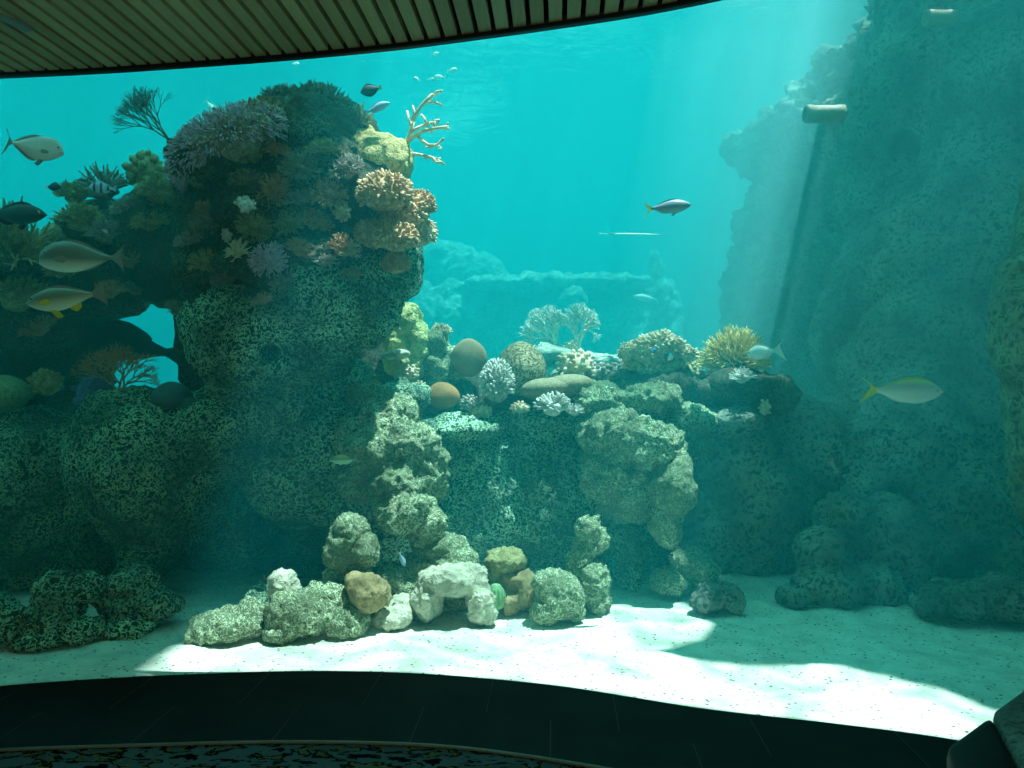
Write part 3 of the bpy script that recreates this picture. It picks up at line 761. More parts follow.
def settle(bl, z=-.03, always=None):
    # bring a rock along its sight line until its foot meets the sand
    k = min((CAMZ - z) / ((b[1] + b[4] * .93 - 384) / F * b[2]) for b in bl)
    return [(b[0], b[1], b[2] * k, b[3], b[4], b[5] * k) for b in bl]
for k, (bl, mt, lab) in enumerate(B):
    vb = max(b[1] + b[4] * .93 for b in bl); uc = bl[0][0]
    if 'brown rounded' in lab or 'small pale round' in lab: pass
    elif vb > 597: bl = settle(bl)
    elif 200 < uc < 615: bl = [(b[0], b[1], b[2] * .94, b[3], b[4], b[5]) for b in bl]
    boulder(bl, mt, lab, 20 + k)
# ================================================================== bank behind the ledge
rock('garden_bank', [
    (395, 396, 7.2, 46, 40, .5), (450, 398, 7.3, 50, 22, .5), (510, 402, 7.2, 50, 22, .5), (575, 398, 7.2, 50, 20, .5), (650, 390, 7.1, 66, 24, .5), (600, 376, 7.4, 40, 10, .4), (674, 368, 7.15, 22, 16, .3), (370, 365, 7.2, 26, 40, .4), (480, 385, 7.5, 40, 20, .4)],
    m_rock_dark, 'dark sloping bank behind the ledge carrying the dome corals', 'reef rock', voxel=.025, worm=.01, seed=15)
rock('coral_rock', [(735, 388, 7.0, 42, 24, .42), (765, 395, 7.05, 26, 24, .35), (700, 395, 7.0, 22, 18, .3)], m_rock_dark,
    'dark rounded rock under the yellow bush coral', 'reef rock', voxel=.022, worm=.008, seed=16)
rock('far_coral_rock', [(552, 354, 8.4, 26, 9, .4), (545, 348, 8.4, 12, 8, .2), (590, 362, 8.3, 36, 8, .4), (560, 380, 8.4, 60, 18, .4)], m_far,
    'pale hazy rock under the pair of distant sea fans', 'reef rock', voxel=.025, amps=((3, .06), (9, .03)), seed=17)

# ================================================================== corals
C_BROWN = coral_mat('brown_coral', (.30, .17, .09), (.62, .40, .24), 26)
C_TAN = coral_mat('tan_coral', (.40, .25, .14), (.74, .52, .33), 24)
C_CREAM = coral_mat('cream_coral', (.50, .38, .26), (.84, .70, .50), 22)
C_DARK = coral_mat('dark_coral', (.13, .125, .085), (.36, .32, .20), 30)
C_GREY = coral_mat('grey_coral', (.20, .19, .18), (.42, .39, .34), 30)
C_LAV = coral_mat('lavender_coral', (.36, .29, .38), (.72, .62, .72), 30)
C_OLIVE = coral_mat('olive_coral', (.20, .19, .09), (.44, .40, .20), 30)
C_GOLD = coral_mat('golden_coral', (.50, .36, .10), (.88, .70, .30), 26)
C_WHITE = coral_mat('white_coral', (.50, .49, .46), (.84, .82, .76), 26)
C_RUST = coral_mat('rust_coral', (.34, .17, .07), (.60, .34, .16), 40)
C_RUST2 = coral_mat('orange_dome', (.30, .15, .05), (.40, .22, .09), 70, .25)
C_DOME = coral_mat('tan_dome', (.26, .18, .10), (.36, .26, .15), 70, .25)
C_BRAIN = rock_mat('brain_meander', (.66, .60, .36), (.16, .14, .07), 25, 1.0, width=.10)
C_GREEN = rock_mat('green_dome', (.32, .42, .20), (.16, .24, .12), 30, .5, width=.12)
C_BLUE = coral_mat('blue_coral', (.08, .12, .26), (.16, .24, .42), 30)
C_FAN = coral_mat('fan_twigs', (.10, .10, .08), (.30, .25, .17), 30)
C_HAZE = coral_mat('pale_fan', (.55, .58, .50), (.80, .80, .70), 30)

def place(name, bm, mat, p, up=(0, 0, 1), parent=None, label=None, cat='coral', group=None):
    M = frame(up).to_4x4()
    bm.transform(M)
    o = bm_obj(name, bm, mat, parent)
    if parent is None:
        o.location = p
    else:
        o.location = Vector(p) - parent.location
    if label: tag(o, label, cat, group)
    return o

def on_rock(u, v, default=6.0, sink=.02):
    p, n = hit(u, v, default)
    return p - n * sink, n, p.y / F

def foot(par, rng, r, mat=None):
    """lumpy holdfast gripping the rock"""
    bm = bmesh.new()
    bmesh.ops.create_icosphere(bm, subdivisions=3, radius=1, matrix=Matrix.Diagonal((r, r, r * .7, 1)))
    for v_ in bm.verts: v_.co *= 1 + .18 * math.sin(v_.co.x * 40 / r * .05 + 7 * v_.co.z / r) * rng.uniform(.6, 1)
    return bm_obj('holdfast', bm, mat or m_rock_dark, par)

def finger_coral(u, v, rpx, mat, label, seed, n=60, up=None, shape=(1, 1, .8), fr=.045, forks=2, spread=1.0, bend=.3, cat='coral', group=None, Y=None, name='finger_coral', droop=0.0, fl=.35):
    rng = random.Random(seed)
    if Y is None: p, nn, s = on_rock(u, v)
    else: p, nn, s = P(u, v, Y), Vector((0, -.3, .95)), Y / F
    R = rpx * s
    e = empty(name, p, label, cat, group)
    u_ = Vector(up) if up else (nn + Vector((0, -.1, .8))).normalized()
    solid = name == 'finger_coral'
    f = foot(e, rng, R * (.5 if solid else .32), mat if solid else None)
    bm = bush_bm(rng, int(n * 1.9) if solid else n, R, R * fl * (.75 if solid else 1), R * fr * (.72 if solid else 1), shape, spread, forks, bend, droop, inner=.38 if solid else .25)
    bm.transform(frame(u_).to_4x4())
    bm_obj('branches', bm, mat, e)
    return e

def knob_coral(u, v, rx, rz, mat, label, seed, nk=120, kr=.13, up=None, cat='coral', group=None, Y=None, name='cauliflower_coral', ry=None, kl=1.0, push=0.0):
    rng = random.Random(seed)
    if Y is None: p, nn, s = on_rock(u, v, sink=0.0)
    else: p, nn, s = P(u, v, Y), Vector((0, -.2, 1)), Y / F
    u_ = Vector(up) if up else (nn * .6 + Vector((0, -.2, .7))).normalized()
    bm = lump_bm(rng, (rx * s, (ry or rx * .9) * s, rz * s), nk, kr * rx * s, knob_len=kl)
    p = p + Vector((0, -push, 0))
    return place(name, bm, mat, p, u_, None, label, cat, group)

# --- on the tower crown
def sea_fan(base, H, W, r, lean, mat, label, seed, depth=5, ang=.4, name='sea_fan', yaw=0.0, scale=1.0, kids=(2, 3), flat=.10, stalk=.2):
    rng = random.Random(seed)
    e = empty(name, base, label, 'sea fan')
    f = foot(e, rng, .035 * scale)
    bm = fan_bm(rng, H, W, r, depth, lean, flat, kids, ang, stalk=stalk)
    bm.transform(Matrix.Rotation(yaw, 4, 'Z'))
    bm_obj('branches', bm, mat, e)
    return e
sea_fan(P(171, 141, 6.0), .54, .62, .010, -.72, C_FAN, 'dark feathery sea fan leaning left above the purple soft coral', 5, depth=6, ang=.30, yaw=.2, kids=(2, 3, 3), stalk=.05)

def soft_mat(u, v, Y, rx, ry, rd, mat, label, seed, n, L, name='soft_coral', base=None):
    rng = random.Random(seed)
    s = Y / F
    c = P(u, v, Y)
    bm = bmesh.new()
    sh = (rx * s, rd, ry * s)
    bmesh.ops.create_icosphere(bm, subdivisions=4, radius=1, matrix=Matrix.Diagonal((*sh, 1)))
    tiltm = Matrix.Rotation(-.42, 4, 'Y')
    for v_ in bm.verts:
        v_.co *= 1 + .09 * math.sin(v_.co.x * 16 + seed) * math.cos(v_.co.z * 19) + .05 * math.sin(v_.co.x * 41 + v_.co.z * 33)
    bm.transform(tiltm)
    e = empty(name, c, label, 'soft coral')
    bm_obj('mound', bm, base or C_DARK, e)
    bm = bmesh.new()
    for _ in range(n):
        d = hemi(rng, 2.0)
        if d.z < -.45 or d.y > .6: continue
        p = Vector((d.x * sh[0], d.y * sh[1], d.z * sh[2]))
        nn = Vector((d.x / sh[0], d.y / sh[1], d.z / sh[2])).normalized()
        finger(bm, p * .96, nn + Vector((0, 0, .25)), L * rng.uniform(.7, 1.2), .0065 * rng.uniform(.8, 1.2), rng, .5, seg=4, sides=5, droop=.22, taper=.7)
    bm.transform(tiltm)
    o = bm_obj('tentacles', bm, mat, e); o['kind'] = 'stuff'
    return e
soft_mat(232, 150, 5.75, 62, 30, .34, C_LAV, 'shaggy purple-grey soft coral draped over the upper left of the tower', 3, 2600, .075)
soft_mat(262, 132, 5.85, 34, 24, .3, C_RUST, 'reddish-brown fringed soft coral just above the purple one', 4, 1100, .055)

finger_coral(283, 106, 25, C_GREY, 'grey spiky finger coral on the tower top, left of the dark broad one', 11, n=120, Y=6.1, up=(-.1, -.2, 1), fr=.04)
finger_coral(318, 118, 40, C_DARK, 'broad dark spiky finger coral crowning the tower top', 12, n=260, Y=6.05, up=(0, -.2, 1), shape=(1.0, .9, .85), fr=.028, fl=.25)
finger_coral(344, 122, 22, C_DARK, 'small dark finger coral at the right end of the crown', 13, n=90, Y=6.0, up=(.2, -.2, 1), fr=.04)
finger_coral(361, 128, 28, C_OLIVE, 'thin upright whip coral between the crown and the yellow rock knob', 14, n=14, Y=5.95, up=(.1, 0, 1), shape=(.35, .3, 1), fr=.05, forks=1, spread=.8, name='whip_coral')

# --- staghorn on the yellow knob
def staghorn():
    rng = random.Random(21)
    base = P(402, 157, 5.95)
    e = empty('staghorn_coral', base, 'cream staghorn coral with pink tips branching off the yellow rock knob', 'coral')
    f = foot(e, rng, .03)
    L = [([(402, 158), (405, 146), (410, 132), (413, 122)], 0, 3.4), ([(413, 122), (419, 111), (427, 103), (433, 97)], -.06, 2.6), ([(433, 97), (438, 94), (443, 95)], -.08, 2.0),
         ([(427, 103), (436, 104), (443, 108)], -.05, 2.0), ([(411, 126), (408, 116), (406, 108)], .06, 2.0), ([(413, 118), (414, 110), (412, 104)], .03, 1.7), ([(431, 99), (433, 94), (439, 92)], .02, 1.6),
         ([(410, 132), (418, 126), (428, 121), (434, 120)], .06, 2.5), ([(426, 122), (423, 115), (420, 111)], .08, 1.9), ([(434, 120), (438, 117), (435, 124)], .08, 1.7), ([(434, 120), (434, 126), (430, 130)], .06, 1.9),
         ([(406, 144), (414, 138), (424, 133), (436, 131), (449, 130)], -.08, 2.9), ([(446, 130), (449, 126)], -.08, 1.8), ([(446, 131), (450, 133)], -.1, 1.8), ([(424, 133), (428, 128), (429, 122)], -.02, 1.8),
         ([(418, 137), (424, 144), (430, 149), (436, 150)], -.12, 2.5), ([(430, 149), (439, 148), (445, 144)], -.14, 2.1), ([(440, 148), (442, 152), (441, 155)], -.14, 1.6), ([(430, 149), (428, 152)], -.12, 1.8),
         ([(404, 151), (414, 153), (424, 155), (434, 157), (444, 163)], .04, 2.4), ([(432, 157), (436, 162), (441, 161)], .02, 2.2), ([(424, 155), (426, 159)], .02, 1.6), ([(436, 158), (440, 156)], .05, 1.5)]
    for k, (pl, dy, r) in enumerate(L):
        bm = bmesh.new(); s = 5.95 / F
        n = len(pl)
        pts = [P(a, b, 5.95) - base + Vector((0, dy * (i + (0 if pl[0][0] < 412 and i == 0 else 1)) / n + rng.uniform(-.008, .008), 0)) for i, (a, b) in enumerate(pl)]
        tube(bm, pts, [r * s * (1 - .25 * i / (n - 1)) * .75 for i in range(n)], 8)
        bm_obj('branch', bm, C_CREAM, e)
staghorn()

# --- brown cauliflower cluster on the tower's right shoulder
CL = [(385, 194, 30, 22, C_TAN, 'uppermost and largest'), (362, 208, 19, 17, C_BROWN, 'shaded left-hand'), (402, 213, 27, 19, C_TAN, 'central front'),
      (420, 205, 17, 15, C_BROWN, 'upper outer right'), (421, 233, 17, 16, C_CREAM, 'outermost right, over open water,'), (396, 238, 24, 17, C_TAN, 'lower central'),
      (372, 235, 19, 16, C_BROWN, 'lower left shaded'), (366, 262, 14, 14, C_TAN, 'lowest left'), (396, 264, 15, 12, C_BROWN, 'lowest right')]
for k, (u, v, rx, rz, mt, w_) in enumerate(CL):
    knob_coral(u, v, rx * .86, rz * .88, mt, f'knobbly brown cauliflower coral, {w_} lobe on the tower shoulder', 40 + k, nk=320, kr=.078, Y=5.62 + (.2 if u > 410 else 0) + ((k * 37) % 5 - 2) * .05 + (.12 if w_.startswith('shaded') else 0), group='cauliflower corals on the tower shoulder', kl=1.4)

# --- clumps on the tower's dark face
finger_coral(330, 196, 24, C_BROWN, 'brown finger coral in the shade left of the cauliflower cluster', 60, n=90, fr=.05, shape=(1, 1, .7))
finger_coral(318, 222, 20, C_RUST, 'rust-brown finger coral under the brown one on the dark tower face', 61, n=70, fr=.05, shape=(1, 1, .7))
finger_coral(345, 248, 18, C_BROWN, 'small brown finger coral below the cauliflower cluster at left', 62, n=60, fr=.055)
finger_coral(268, 262, 20, C_LAV, 'pale lavender finger coral in the middle of the tower face', 63, n=80, fr=.05)
finger_coral(285, 282, 17, C_GREY, 'grey finger coral just below the lavender one', 64, n=60, fr=.05)
finger_coral(237, 252, 15, C_CREAM, 'cream branching coral left of the lavender finger coral', 65, n=34, fr=.06)
finger_coral(255, 228, 20, C_OLIVE, 'olive finger coral above the cream branching coral', 66, n=70, fr=.05)
finger_coral(290, 224, 18, C_OLIVE, 'olive finger coral between the rust one and the tower centre', 67, n=60, fr=.05)
finger_coral(208, 222, 20, C_DARK, 'dark finger coral on the shaded left side of the tower', 68, n=80, fr=.045)
finger_coral(205, 262, 18, C_OLIVE, 'olive tuft coral low on the shaded left side of the tower', 69, n=60, fr=.045)
finger_coral(345, 170, 20, C_GREY, 'grey-brown finger coral just left of the yellow rock knob', 70, n=80, fr=.045)
finger_coral(300, 170, 22, C_DARK, 'dark tuft coral beneath the broad crown coral', 71, n=90, fr=.04)
finger_coral(275, 192, 20, C_BROWN, 'dim brown tuft coral right of the purple soft coral', 72, n=80, fr=.045)
knob_coral(246, 205, 9, 5, C_WHITE, 'small pale lumpy coral under the purple soft coral', 73, nk=20, kr=.3, name='lump_coral')
knob_coral(228, 236, 5, 8, C_WHITE, 'tiny pale upright coral on the shaded tower face', 74, nk=14, kr=.3, name='lump_coral')
knob_coral(342, 213, 8, 8, C_CREAM, 'small sunlit cream lump beside the cauliflower cluster', 75, nk=24, kr=.28, name='lump_coral')
knob_coral(205, 208, 9, 6, C_BROWN, 'small brown lump coral at the foot of the purple soft coral', 76, nk=24, kr=.25, name='lump_coral')

MORE = [(322, 262, 15, C_GREY, 'grey finger coral low on the dark tower face, right of the lavender one'), (225, 280, 16, C_DARK, 'dark finger coral low on the tower face, left of the grey pair'),
 (300, 250, 15, C_RUST, 'rust tuft coral between the lavender coral and the cauliflower cluster'), (190, 240, 15, C_GREY, 'grey tuft coral on the shaded left flank of the tower'),
 (243, 180, 17, C_DARK, 'dark tuft coral right under the fringe of the purple soft coral'), (325, 150, 17, C_OLIVE, 'olive tuft coral under the right end of the crown coral'),
 (275, 150, 16, C_RUST, 'rust tuft coral where the purple soft coral meets the crown coral'), (300, 200, 16, C_GREY, 'grey tuft coral in the middle of the dark upper tower'),
 (265, 300, 12, C_CREAM, 'small cream tuft coral just above the dark hole of the tower'), (348, 275, 13, C_OLIVE, 'olive tuft coral beneath the lowest cauliflower lobe'),
 (60, 272, 17, C_OLIVE, 'olive tuft coral behind the belly of the grey fish'), (150, 225, 18, C_OLIVE, 'olive tuft coral on the arch below the lobed coral'),
 (135, 290, 15, C_GREY, 'grey tuft coral on the arch underside above the opening'), (40, 330, 18, C_BROWN, 'brown tuft coral in the dark recess below the yellow-finned fish'),
 (125, 207, 16, C_GREY, 'grey tuft coral right of the spiky coral on the arch'), (175, 310, 13, C_DARK, 'dark tuft coral at the right rim of the arch opening')]
for k, (u, v, r, mt, lab) in enumerate(MORE):
    finger_coral(u, v, r, mt, lab, 200 + k, n=70, fr=.05, shape=(1.15, .9, .75), up=(random.Random(k).uniform(-.4, .4), -.45, .8))
# --- left reef
finger_coral(103, 190, 27, C_GREY, 'pale-tipped spiky coral on the arch, under the silver fish', 80, n=46, Y=6.5, fr=.05, forks=1, shape=(.9, .9, 1))
finger_coral(75, 196, 19, C_OLIVE, 'olive bushy coral at the arch edge, left of the spiky coral', 81, n=70, Y=6.5, fr=.05)
finger_coral(80, 222, 24, C_OLIVE, 'olive tangled finger coral below the spiky coral on the arch', 82, n=80, Y=6.3, fr=.045)
finger_coral(108, 236, 22, C_GREY, 'grey-green finger coral above the grey fish tail', 83, n=70, Y=6.3, fr=.045)
knob_coral(146, 172, 15, 17, C_OLIVE, 'stout lobed coral on the arch beside the tower', 84, nk=26, kr=.3, Y=6.5, name='lobed_coral')
finger_coral(158, 195, 22, C_OLIVE, 'olive finger coral between the lobed coral and the tower', 85, n=70, Y=6.3, fr=.05)
finger_coral(14, 262, 58, C_OLIVE, 'long-fingered soft coral at the left edge behind the dark fish', 86, n=90, Y=6.05, fr=.024, forks=2, shape=(.75, .6, 1), name='long_finger_coral')
finger_coral(18, 300, 30, C_OLIVE, 'low bushy coral under the long-fingered one at the left edge', 87, n=80, Y=6.1, fr=.04)
finger_coral(110, 292, 16, C_BROWN, 'dim brown coral tuft under the arch beside the yellow-finned fish', 88, n=50, Y=6.2, fr=.05)
finger_coral(132, 262, 16, C_BROWN, 'dim brown coral tuft behind the tail of the grey fish', 89, n=50, Y=6.3, fr=.05)
sea_fan(P(118, 396, 6.0), .44, .58, .015, -.05, C_RUST, 'brown bushy sea fan in front of the arch opening', 8, depth=6, ang=.5, name='sea_fan', flat=.25, stalk=.06, kids=(2, 3, 3))
knob_coral(46, 384, 13, 13, C_OLIVE, 'small yellowish lobed coral on the dark ledge at left', 90, nk=34, kr=.26, Y=6.15, name='lobed_coral')
knob_coral(96, 394, 19, 20, C_BLUE, 'bluish ribbed coral mound left of the brown sea fan', 91, nk=10, kr=.2, Y=6.15, name='ribbed_coral')

def dome(u, v, rx, rz, Y, mat, label, seed, name='dome_coral', sub=4, rough=.03):
    s = Y / F; rng = random.Random(seed)
    bm = bmesh.new()
    bmesh.ops.create_icosphere(bm, subdivisions=sub, radius=1)
    for v_ in bm.verts:
        c = v_.co.copy()
        k = 1 + rough * math.sin(3 * c.x + seed) * math.cos(4 * c.z + 2 * c.y + seed)
        if c.z < -.2: k *= .92 + .1 * c.z
        v_.co = Vector((c.x * rx * s * k, c.y * rx * s * k * .95, c.z * rz * s * k))
    return place(name, bm, mat, P(u, v, Y), (0, -.05, 1), None, label)
dome(0, 396, 29, 21, 6.05, C_GREEN, 'smooth green dome coral at the left edge of the ledge', 1)
dome(172, 400, 20, 18, 6.0, plain('slate_sponge', (.07, .12, .13), .8, .2), 'dark slate round sponge at the foot of the arch opening', 2, name='round_sponge')
dome(190, 405, 9, 8, 5.95, plain('slate_sponge', (.07, .12, .13)), 'small dark lump against the slate round sponge', 3, name='round_sponge')
dome(58, 240, 17, 17, 6.4, C_DARK, 'dark round coral head behind the grey fish', 4)

# --- the garden on the ledge
rock('grooved_rock', [(408, 322, 6.85, 13, 17, .2), (396, 342, 6.8, 12, 24, .2), (418, 342, 6.85, 10, 22, .18), (404, 365, 6.85, 20, 30, .2)], rock_mat('lime_crust', (.80, .82, .36), (.36, .40, .16), 16, .8, width=.14),
    'yellow-green grooved rock rising beside the tower shoulder', 'reef rock', voxel=.016, amps=((4, .03), (11, .025), (22, .012)), seed=50)
rock('garden_rock', [(437, 345, 6.95, 12, 18, .18), (436, 370, 6.95, 14, 24, .2), (452, 360, 7.0, 10, 14, .15)], m_rock_lit,
    'lumpy dark-sided rock between the grooved rock and the tan dome', 'reef rock', voxel=.016, amps=((5, .04), (12, .025)), seed=51)
rock('garden_rock', [(400, 354, 6.5, 11, 5, .12), (388, 356, 6.5, 8, 4, .08)], m_pale, 'pale flat stone catching light below the grooved rock', 'reef rock', voxel=.012, amps=((8, .015),), seed=52)
finger_coral(442, 332, 11, C_CREAM, 'little frilly coral on top of the dark-sided garden rock', 100, n=30, Y=6.9, fr=.09)
knob_coral(411, 373, 7, 7, C_CREAM, 'small pinkish frilled coral above the lower orange dome', 101, nk=24, kr=.25, Y=6.5, name='lump_coral')
dome(469, 360, 18, 21, 6.9, C_DOME, 'tall tan dome coral left of the brain coral', 5)
dome(443, 398, 17, 16, 6.55, C_RUST2, 'orange-brown dome coral low on the ledge', 6)
dome(373, 389, 11, 10, 6.15, C_RUST2, 'small orange dome coral at the foot of the tower', 7)
dome(521, 372, 25, 30, 6.75, C_BRAIN, 'large brain coral with meandering grooves in the centre of the garden', 8, name='brain_coral')
knob_coral(497, 383, 15, 22, C_GREY, 'bushy white-tipped coral in front of the brain coral', 102, nk=0, kr=.08, Y=6.45, name='bushy_coral')
def tips():
    o = [x for x in COL.objects if x.name.startswith('bushy_coral')][0]
    rng = random.Random(9); s = 6.45 / F; bm = bmesh.new()
    for _ in range(230):
        d = hemi(rng, 1.5)
        if d.y > .5: continue
        p = Vector((d.x * 15 * s, d.y * 14 * s, d.z * 22 * s)); q = 1.3 * s * rng.uniform(.7, 1.3)
        finger(bm, p * .95, d + Vector((0, 0, .3)), .035, q, rng, .6, seg=2, sides=5)
    t = bm_obj('tips', bm, C_WHITE, o); t['label'] = 'short white tips'; t['kind'] = 'stuff'
tips()
e = empty('table_coral', P(556, 405, 6.6), 'flat-topped brown table coral right of the brain coral', 'coral')
bm = bmesh.new(); s = 6.6 / F
for (du, dv, rx, rz, rd) in ((-13, -16, 24, 11, .2), (12, -20, 26, 11, .22), (-1, -17, 32, 11, .24)):
    bmesh.ops.create_icosphere(bm, subdivisions=3, radius=1, matrix=Matrix.Translation((du * s, 0, -dv * s)) @ Matrix.Rotation(-.07, 4, 'Y') @ Matrix.Diagonal((rx * s, rd, rz * s, 1)))
bm_obj('plate', bm, coral_mat('table_skin', (.14, .13, .08), (.30, .27, .17), 60, .5), e)
bm = bmesh.new(); bmesh.ops.create_cone(bm, cap_ends=True, segments=20, radius1=.16, radius2=.12, depth=.2, matrix=Matrix.Translation((0, .05, .05)))
bm_obj('stalk', bm, m_rock_dark, e)
finger_coral(554, 408, 21, C_WHITE, 'white stubby finger coral under the table coral edge', 103, n=46, Y=6.25, fr=.09, forks=1, shape=(1, .7, .75))
finger_coral(575, 412, 10, C_WHITE, 'tiny white finger coral right of the stubby white one', 104, n=20, Y=6.2, fr=.1, forks=1)
RB = [(577, 366, 18, 14, C_CREAM, 'knobbly pale coral head behind the table coral'), (598, 374, 16, 9, C_GREY, 'low grey coral rubble left of the leather coral'), (566, 374, 8, 8, C_OLIVE, 'little olive coral head behind the table coral edge'),
      (622, 372, 14, 9, C_GREY, 'grey coral rubble under the left lobe of the leather coral'), (690, 372, 12, 8, C_OLIVE, 'olive low coral between leather coral and yellow bush'),
      (480, 412, 10, 6, C_CREAM, 'pale coral rubble at the ledge lip under the bushy coral'), (520, 408, 9, 5, C_CREAM, 'pale coral chip on the ledge lip under the brain coral'), (456, 374, 9, 7, C_OLIVE, 'olive coral knob between the two big domes'),
      (405, 402, 12, 7, C_OLIVE, 'olive coral lump left of the low orange dome'), (420, 388, 7, 6, C_CREAM, 'pale speck of coral left of the low orange dome'), (470, 404, 9, 8, C_GREY, 'grey coral lump right of the low orange dome')]
for k, (u, v, rx, rz, mt, lab) in enumerate(RB):
    knob_coral(u, v, rx, rz, mt, lab, 110 + k, nk=50, kr=.17, Y=6.95 if v < 380 else 6.45, name='rubble_coral', group='small coral heads on the ledge')

# leather coral: a stalk with frilly lobes
e = empty('leather_coral', P(655, 378, 6.8), 'cream frilly leather coral with several lobes behind the bright cap', 'soft coral')
s = 6.8 / F; rng = random.Random(33)
for (u, v, rx, rz) in ((645, 352, 15, 14), (660, 345, 14, 12), (674, 346, 10, 8), (626, 353, 7, 9), (686, 355, 10, 8), (650, 364, 14, 10), (634, 364, 9, 8)):
    bm = lump_bm(rng, (rx * s, rx * s * .8, rz * s), 130, .13 * rx * s, .22, knob_len=1.4)
    bm.transform(Matrix.Translation(P(u, v, 6.8) - e.location + Vector((0, rng.uniform(-.05, .05), 0))))
    bm_obj('lobe', bm, C_CREAM, e)
for (u, v) in ((648, 360), (664, 352), (628, 358), (682, 360)):
    bm = bmesh.new(); tube(bm, [Vector((0, 0, -.05)), (P((u + 655) / 2, (v + 378) / 2, 6.8) - e.location), P(u, v, 6.8) - e.location], [.07, .055, .05], 10)
    bm_obj('stalk', bm, C_OLIVE, e)
finger_coral(734, 366, 42, C_GOLD, 'golden bush coral on the dark rock at the right of the ledge', 120, n=420, Y=7.0, fr=.018, forks=2, shape=(.9, .5, .92), fl=.25, name='bush_coral')
finger_coral(742, 378, 14, C_WHITE, 'sparse pale branchlets below the golden bush coral', 121, n=24, Y=6.6, fr=.06, forks=1)
knob_coral(765, 408, 5, 8, C_CREAM, 'small pale coral stub on the dark rock below the white-tailed fish', 122, nk=14, kr=.3, Y=6.6, name='lump_coral')
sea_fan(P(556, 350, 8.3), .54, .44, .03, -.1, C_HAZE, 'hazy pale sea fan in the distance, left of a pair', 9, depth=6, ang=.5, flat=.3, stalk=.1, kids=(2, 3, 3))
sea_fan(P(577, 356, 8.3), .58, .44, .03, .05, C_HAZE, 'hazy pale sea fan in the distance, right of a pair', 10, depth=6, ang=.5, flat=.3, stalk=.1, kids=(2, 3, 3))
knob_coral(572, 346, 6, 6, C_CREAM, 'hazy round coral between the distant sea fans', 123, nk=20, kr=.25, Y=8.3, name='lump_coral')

# green ridged barrel sponge in the front pile
bm = bmesh.new(); s = 5.42 / F; rings = []
prof = [(0, 6), (3, 8.5), (9, 9.5), (15, 9), (20, 7), (24, 4), (25, 1.5)]
for z_, r in prof:
    rings.append([bm.verts.new((r * s * math.cos(a) * (1 + .10 * math.cos(12 * a)), r * s * math.sin(a) * (1 + .10 * math.cos(12 * a)), z_ * s)) for a in [2 * math.pi * k / 72 for k in range(72)]])
for i in range(len(rings) - 1):
    for k in range(72): bm.faces.new((rings[i][k], rings[i][(k + 1) % 72], rings[i + 1][(k + 1) % 72], rings[i + 1][k]))
bm.faces.new(rings[0][::-1]); bm.faces.new(rings[-1])
place('barrel_sponge', bm, coral_mat('green_sponge', (.16, .34, .16), (.30, .52, .26), 30), P(495, 608, 5.42), (.05, -.1, 1), None, 'green ridged barrel sponge wedged in the middle of the front pile', 'sponge')
finger_coral(270, 585, 12, C_OLIVE, 'small algae-covered coral tuft at the back of the front pile', 130, n=30, Y=5.55, fr=.07)

# --- return pipes sticking out of the cliff at the top right
for (u, v, wpx, hpx, Y, lab) in ((824, 114, 38, 17, 6.98, 'stubby grey pipe with sunlit top jutting out, lower of two at upper right'), (940, 18, 29, 15, 6.9, 'stubby grey pipe with sunlit top jutting out, upper of two at upper right')):
    s = Y / F; bm = bmesh.new()
    n = 28; r = hpx * s / 2; Lp = wpx * s
    prof = [(-Lp / 2, r * .72), (-Lp / 2, r), (-Lp / 2 + .02, r * 1.06), (-Lp / 2 + .06, r * 1.06), (-Lp / 2 + .07, r), (Lp / 2 - .07, r), (Lp / 2 - .06, r * 1.06), (Lp / 2, r * 1.06), (Lp / 2, r * .72)]
    rg = [[bm.verts.new((x_, q * math.cos(2 * math.pi * k / n), q * math.sin(2 * math.pi * k / n))) for k in range(n)] for x_, q in prof]
    for i in range(len(rg) - 1):
        for k in range(n): bm.faces.new((rg[i][k], rg[i][(k + 1) % n], rg[i + 1][(k + 1) % n], rg[i + 1][k]))
    inner = [[bm.verts.new((sg * (Lp / 2 - .05), r * .7 * math.cos(2 * math.pi * k / n), r * .7 * math.sin(2 * math.pi * k / n))) for k in range(n)] for sg in (-1, 1)]
    for k in range(n):
        bm.faces.new((rg[0][(k + 1) % n], rg[0][k], inner[0][k], inner[0][(k + 1) % n])); bm.faces.new((rg[-1][k], rg[-1][(k + 1) % n], inner[1][(k + 1) % n], inner[1][k]))
    bm.faces.new(inner[0][::-1]); bm.faces.new(inner[1])
    bmesh.ops.recalc_face_normals(bm, faces=bm.faces)
    e = empty('outlet_pipe', P(u, v, Y), lab, 'pipe', 'outlet pipes on the cliff')
    hp, hn = hit(u, v, 9.0)
    bm2 = bmesh.new(); tube(bm2, [Vector((0, 0, 0)), (hp - e.location) * .5, (hp - e.location) * 1.08], [r * .55] * 3, 14)
    bm_obj('feed_pipe', bm2, plain('algae_pipe', (.34, .29, .23)), e)
    bm_obj('barrel', bm, plain('algae_pipe', (.34, .29, .23), .8, .2), e)

# ================================================================== fish
DK = plain('fish_eye_dark', (.01, .012, .012), .15, .6)
EYE = plain('fish_eye_ring', (.55, .55, .42), .3, .5)

T = [0, .03, .08, .16, .28, .42, .56, .70, .84, .94, 1.0]
def shape(a, pts):
    return [spline(pts, t) for t in T]
SNAPPER_T = [(0, .02), (.08, .42), (.2, .78), (.36, 1.0), (.55, .92), (.75, .58), (.92, .25), (1, .22)]
SNAPPER_B = [(0, .03), (.08, .38), (.2, .72), (.36, .98), (.5, 1.0), (.72, .70), (.9, .28), (1, .22)]

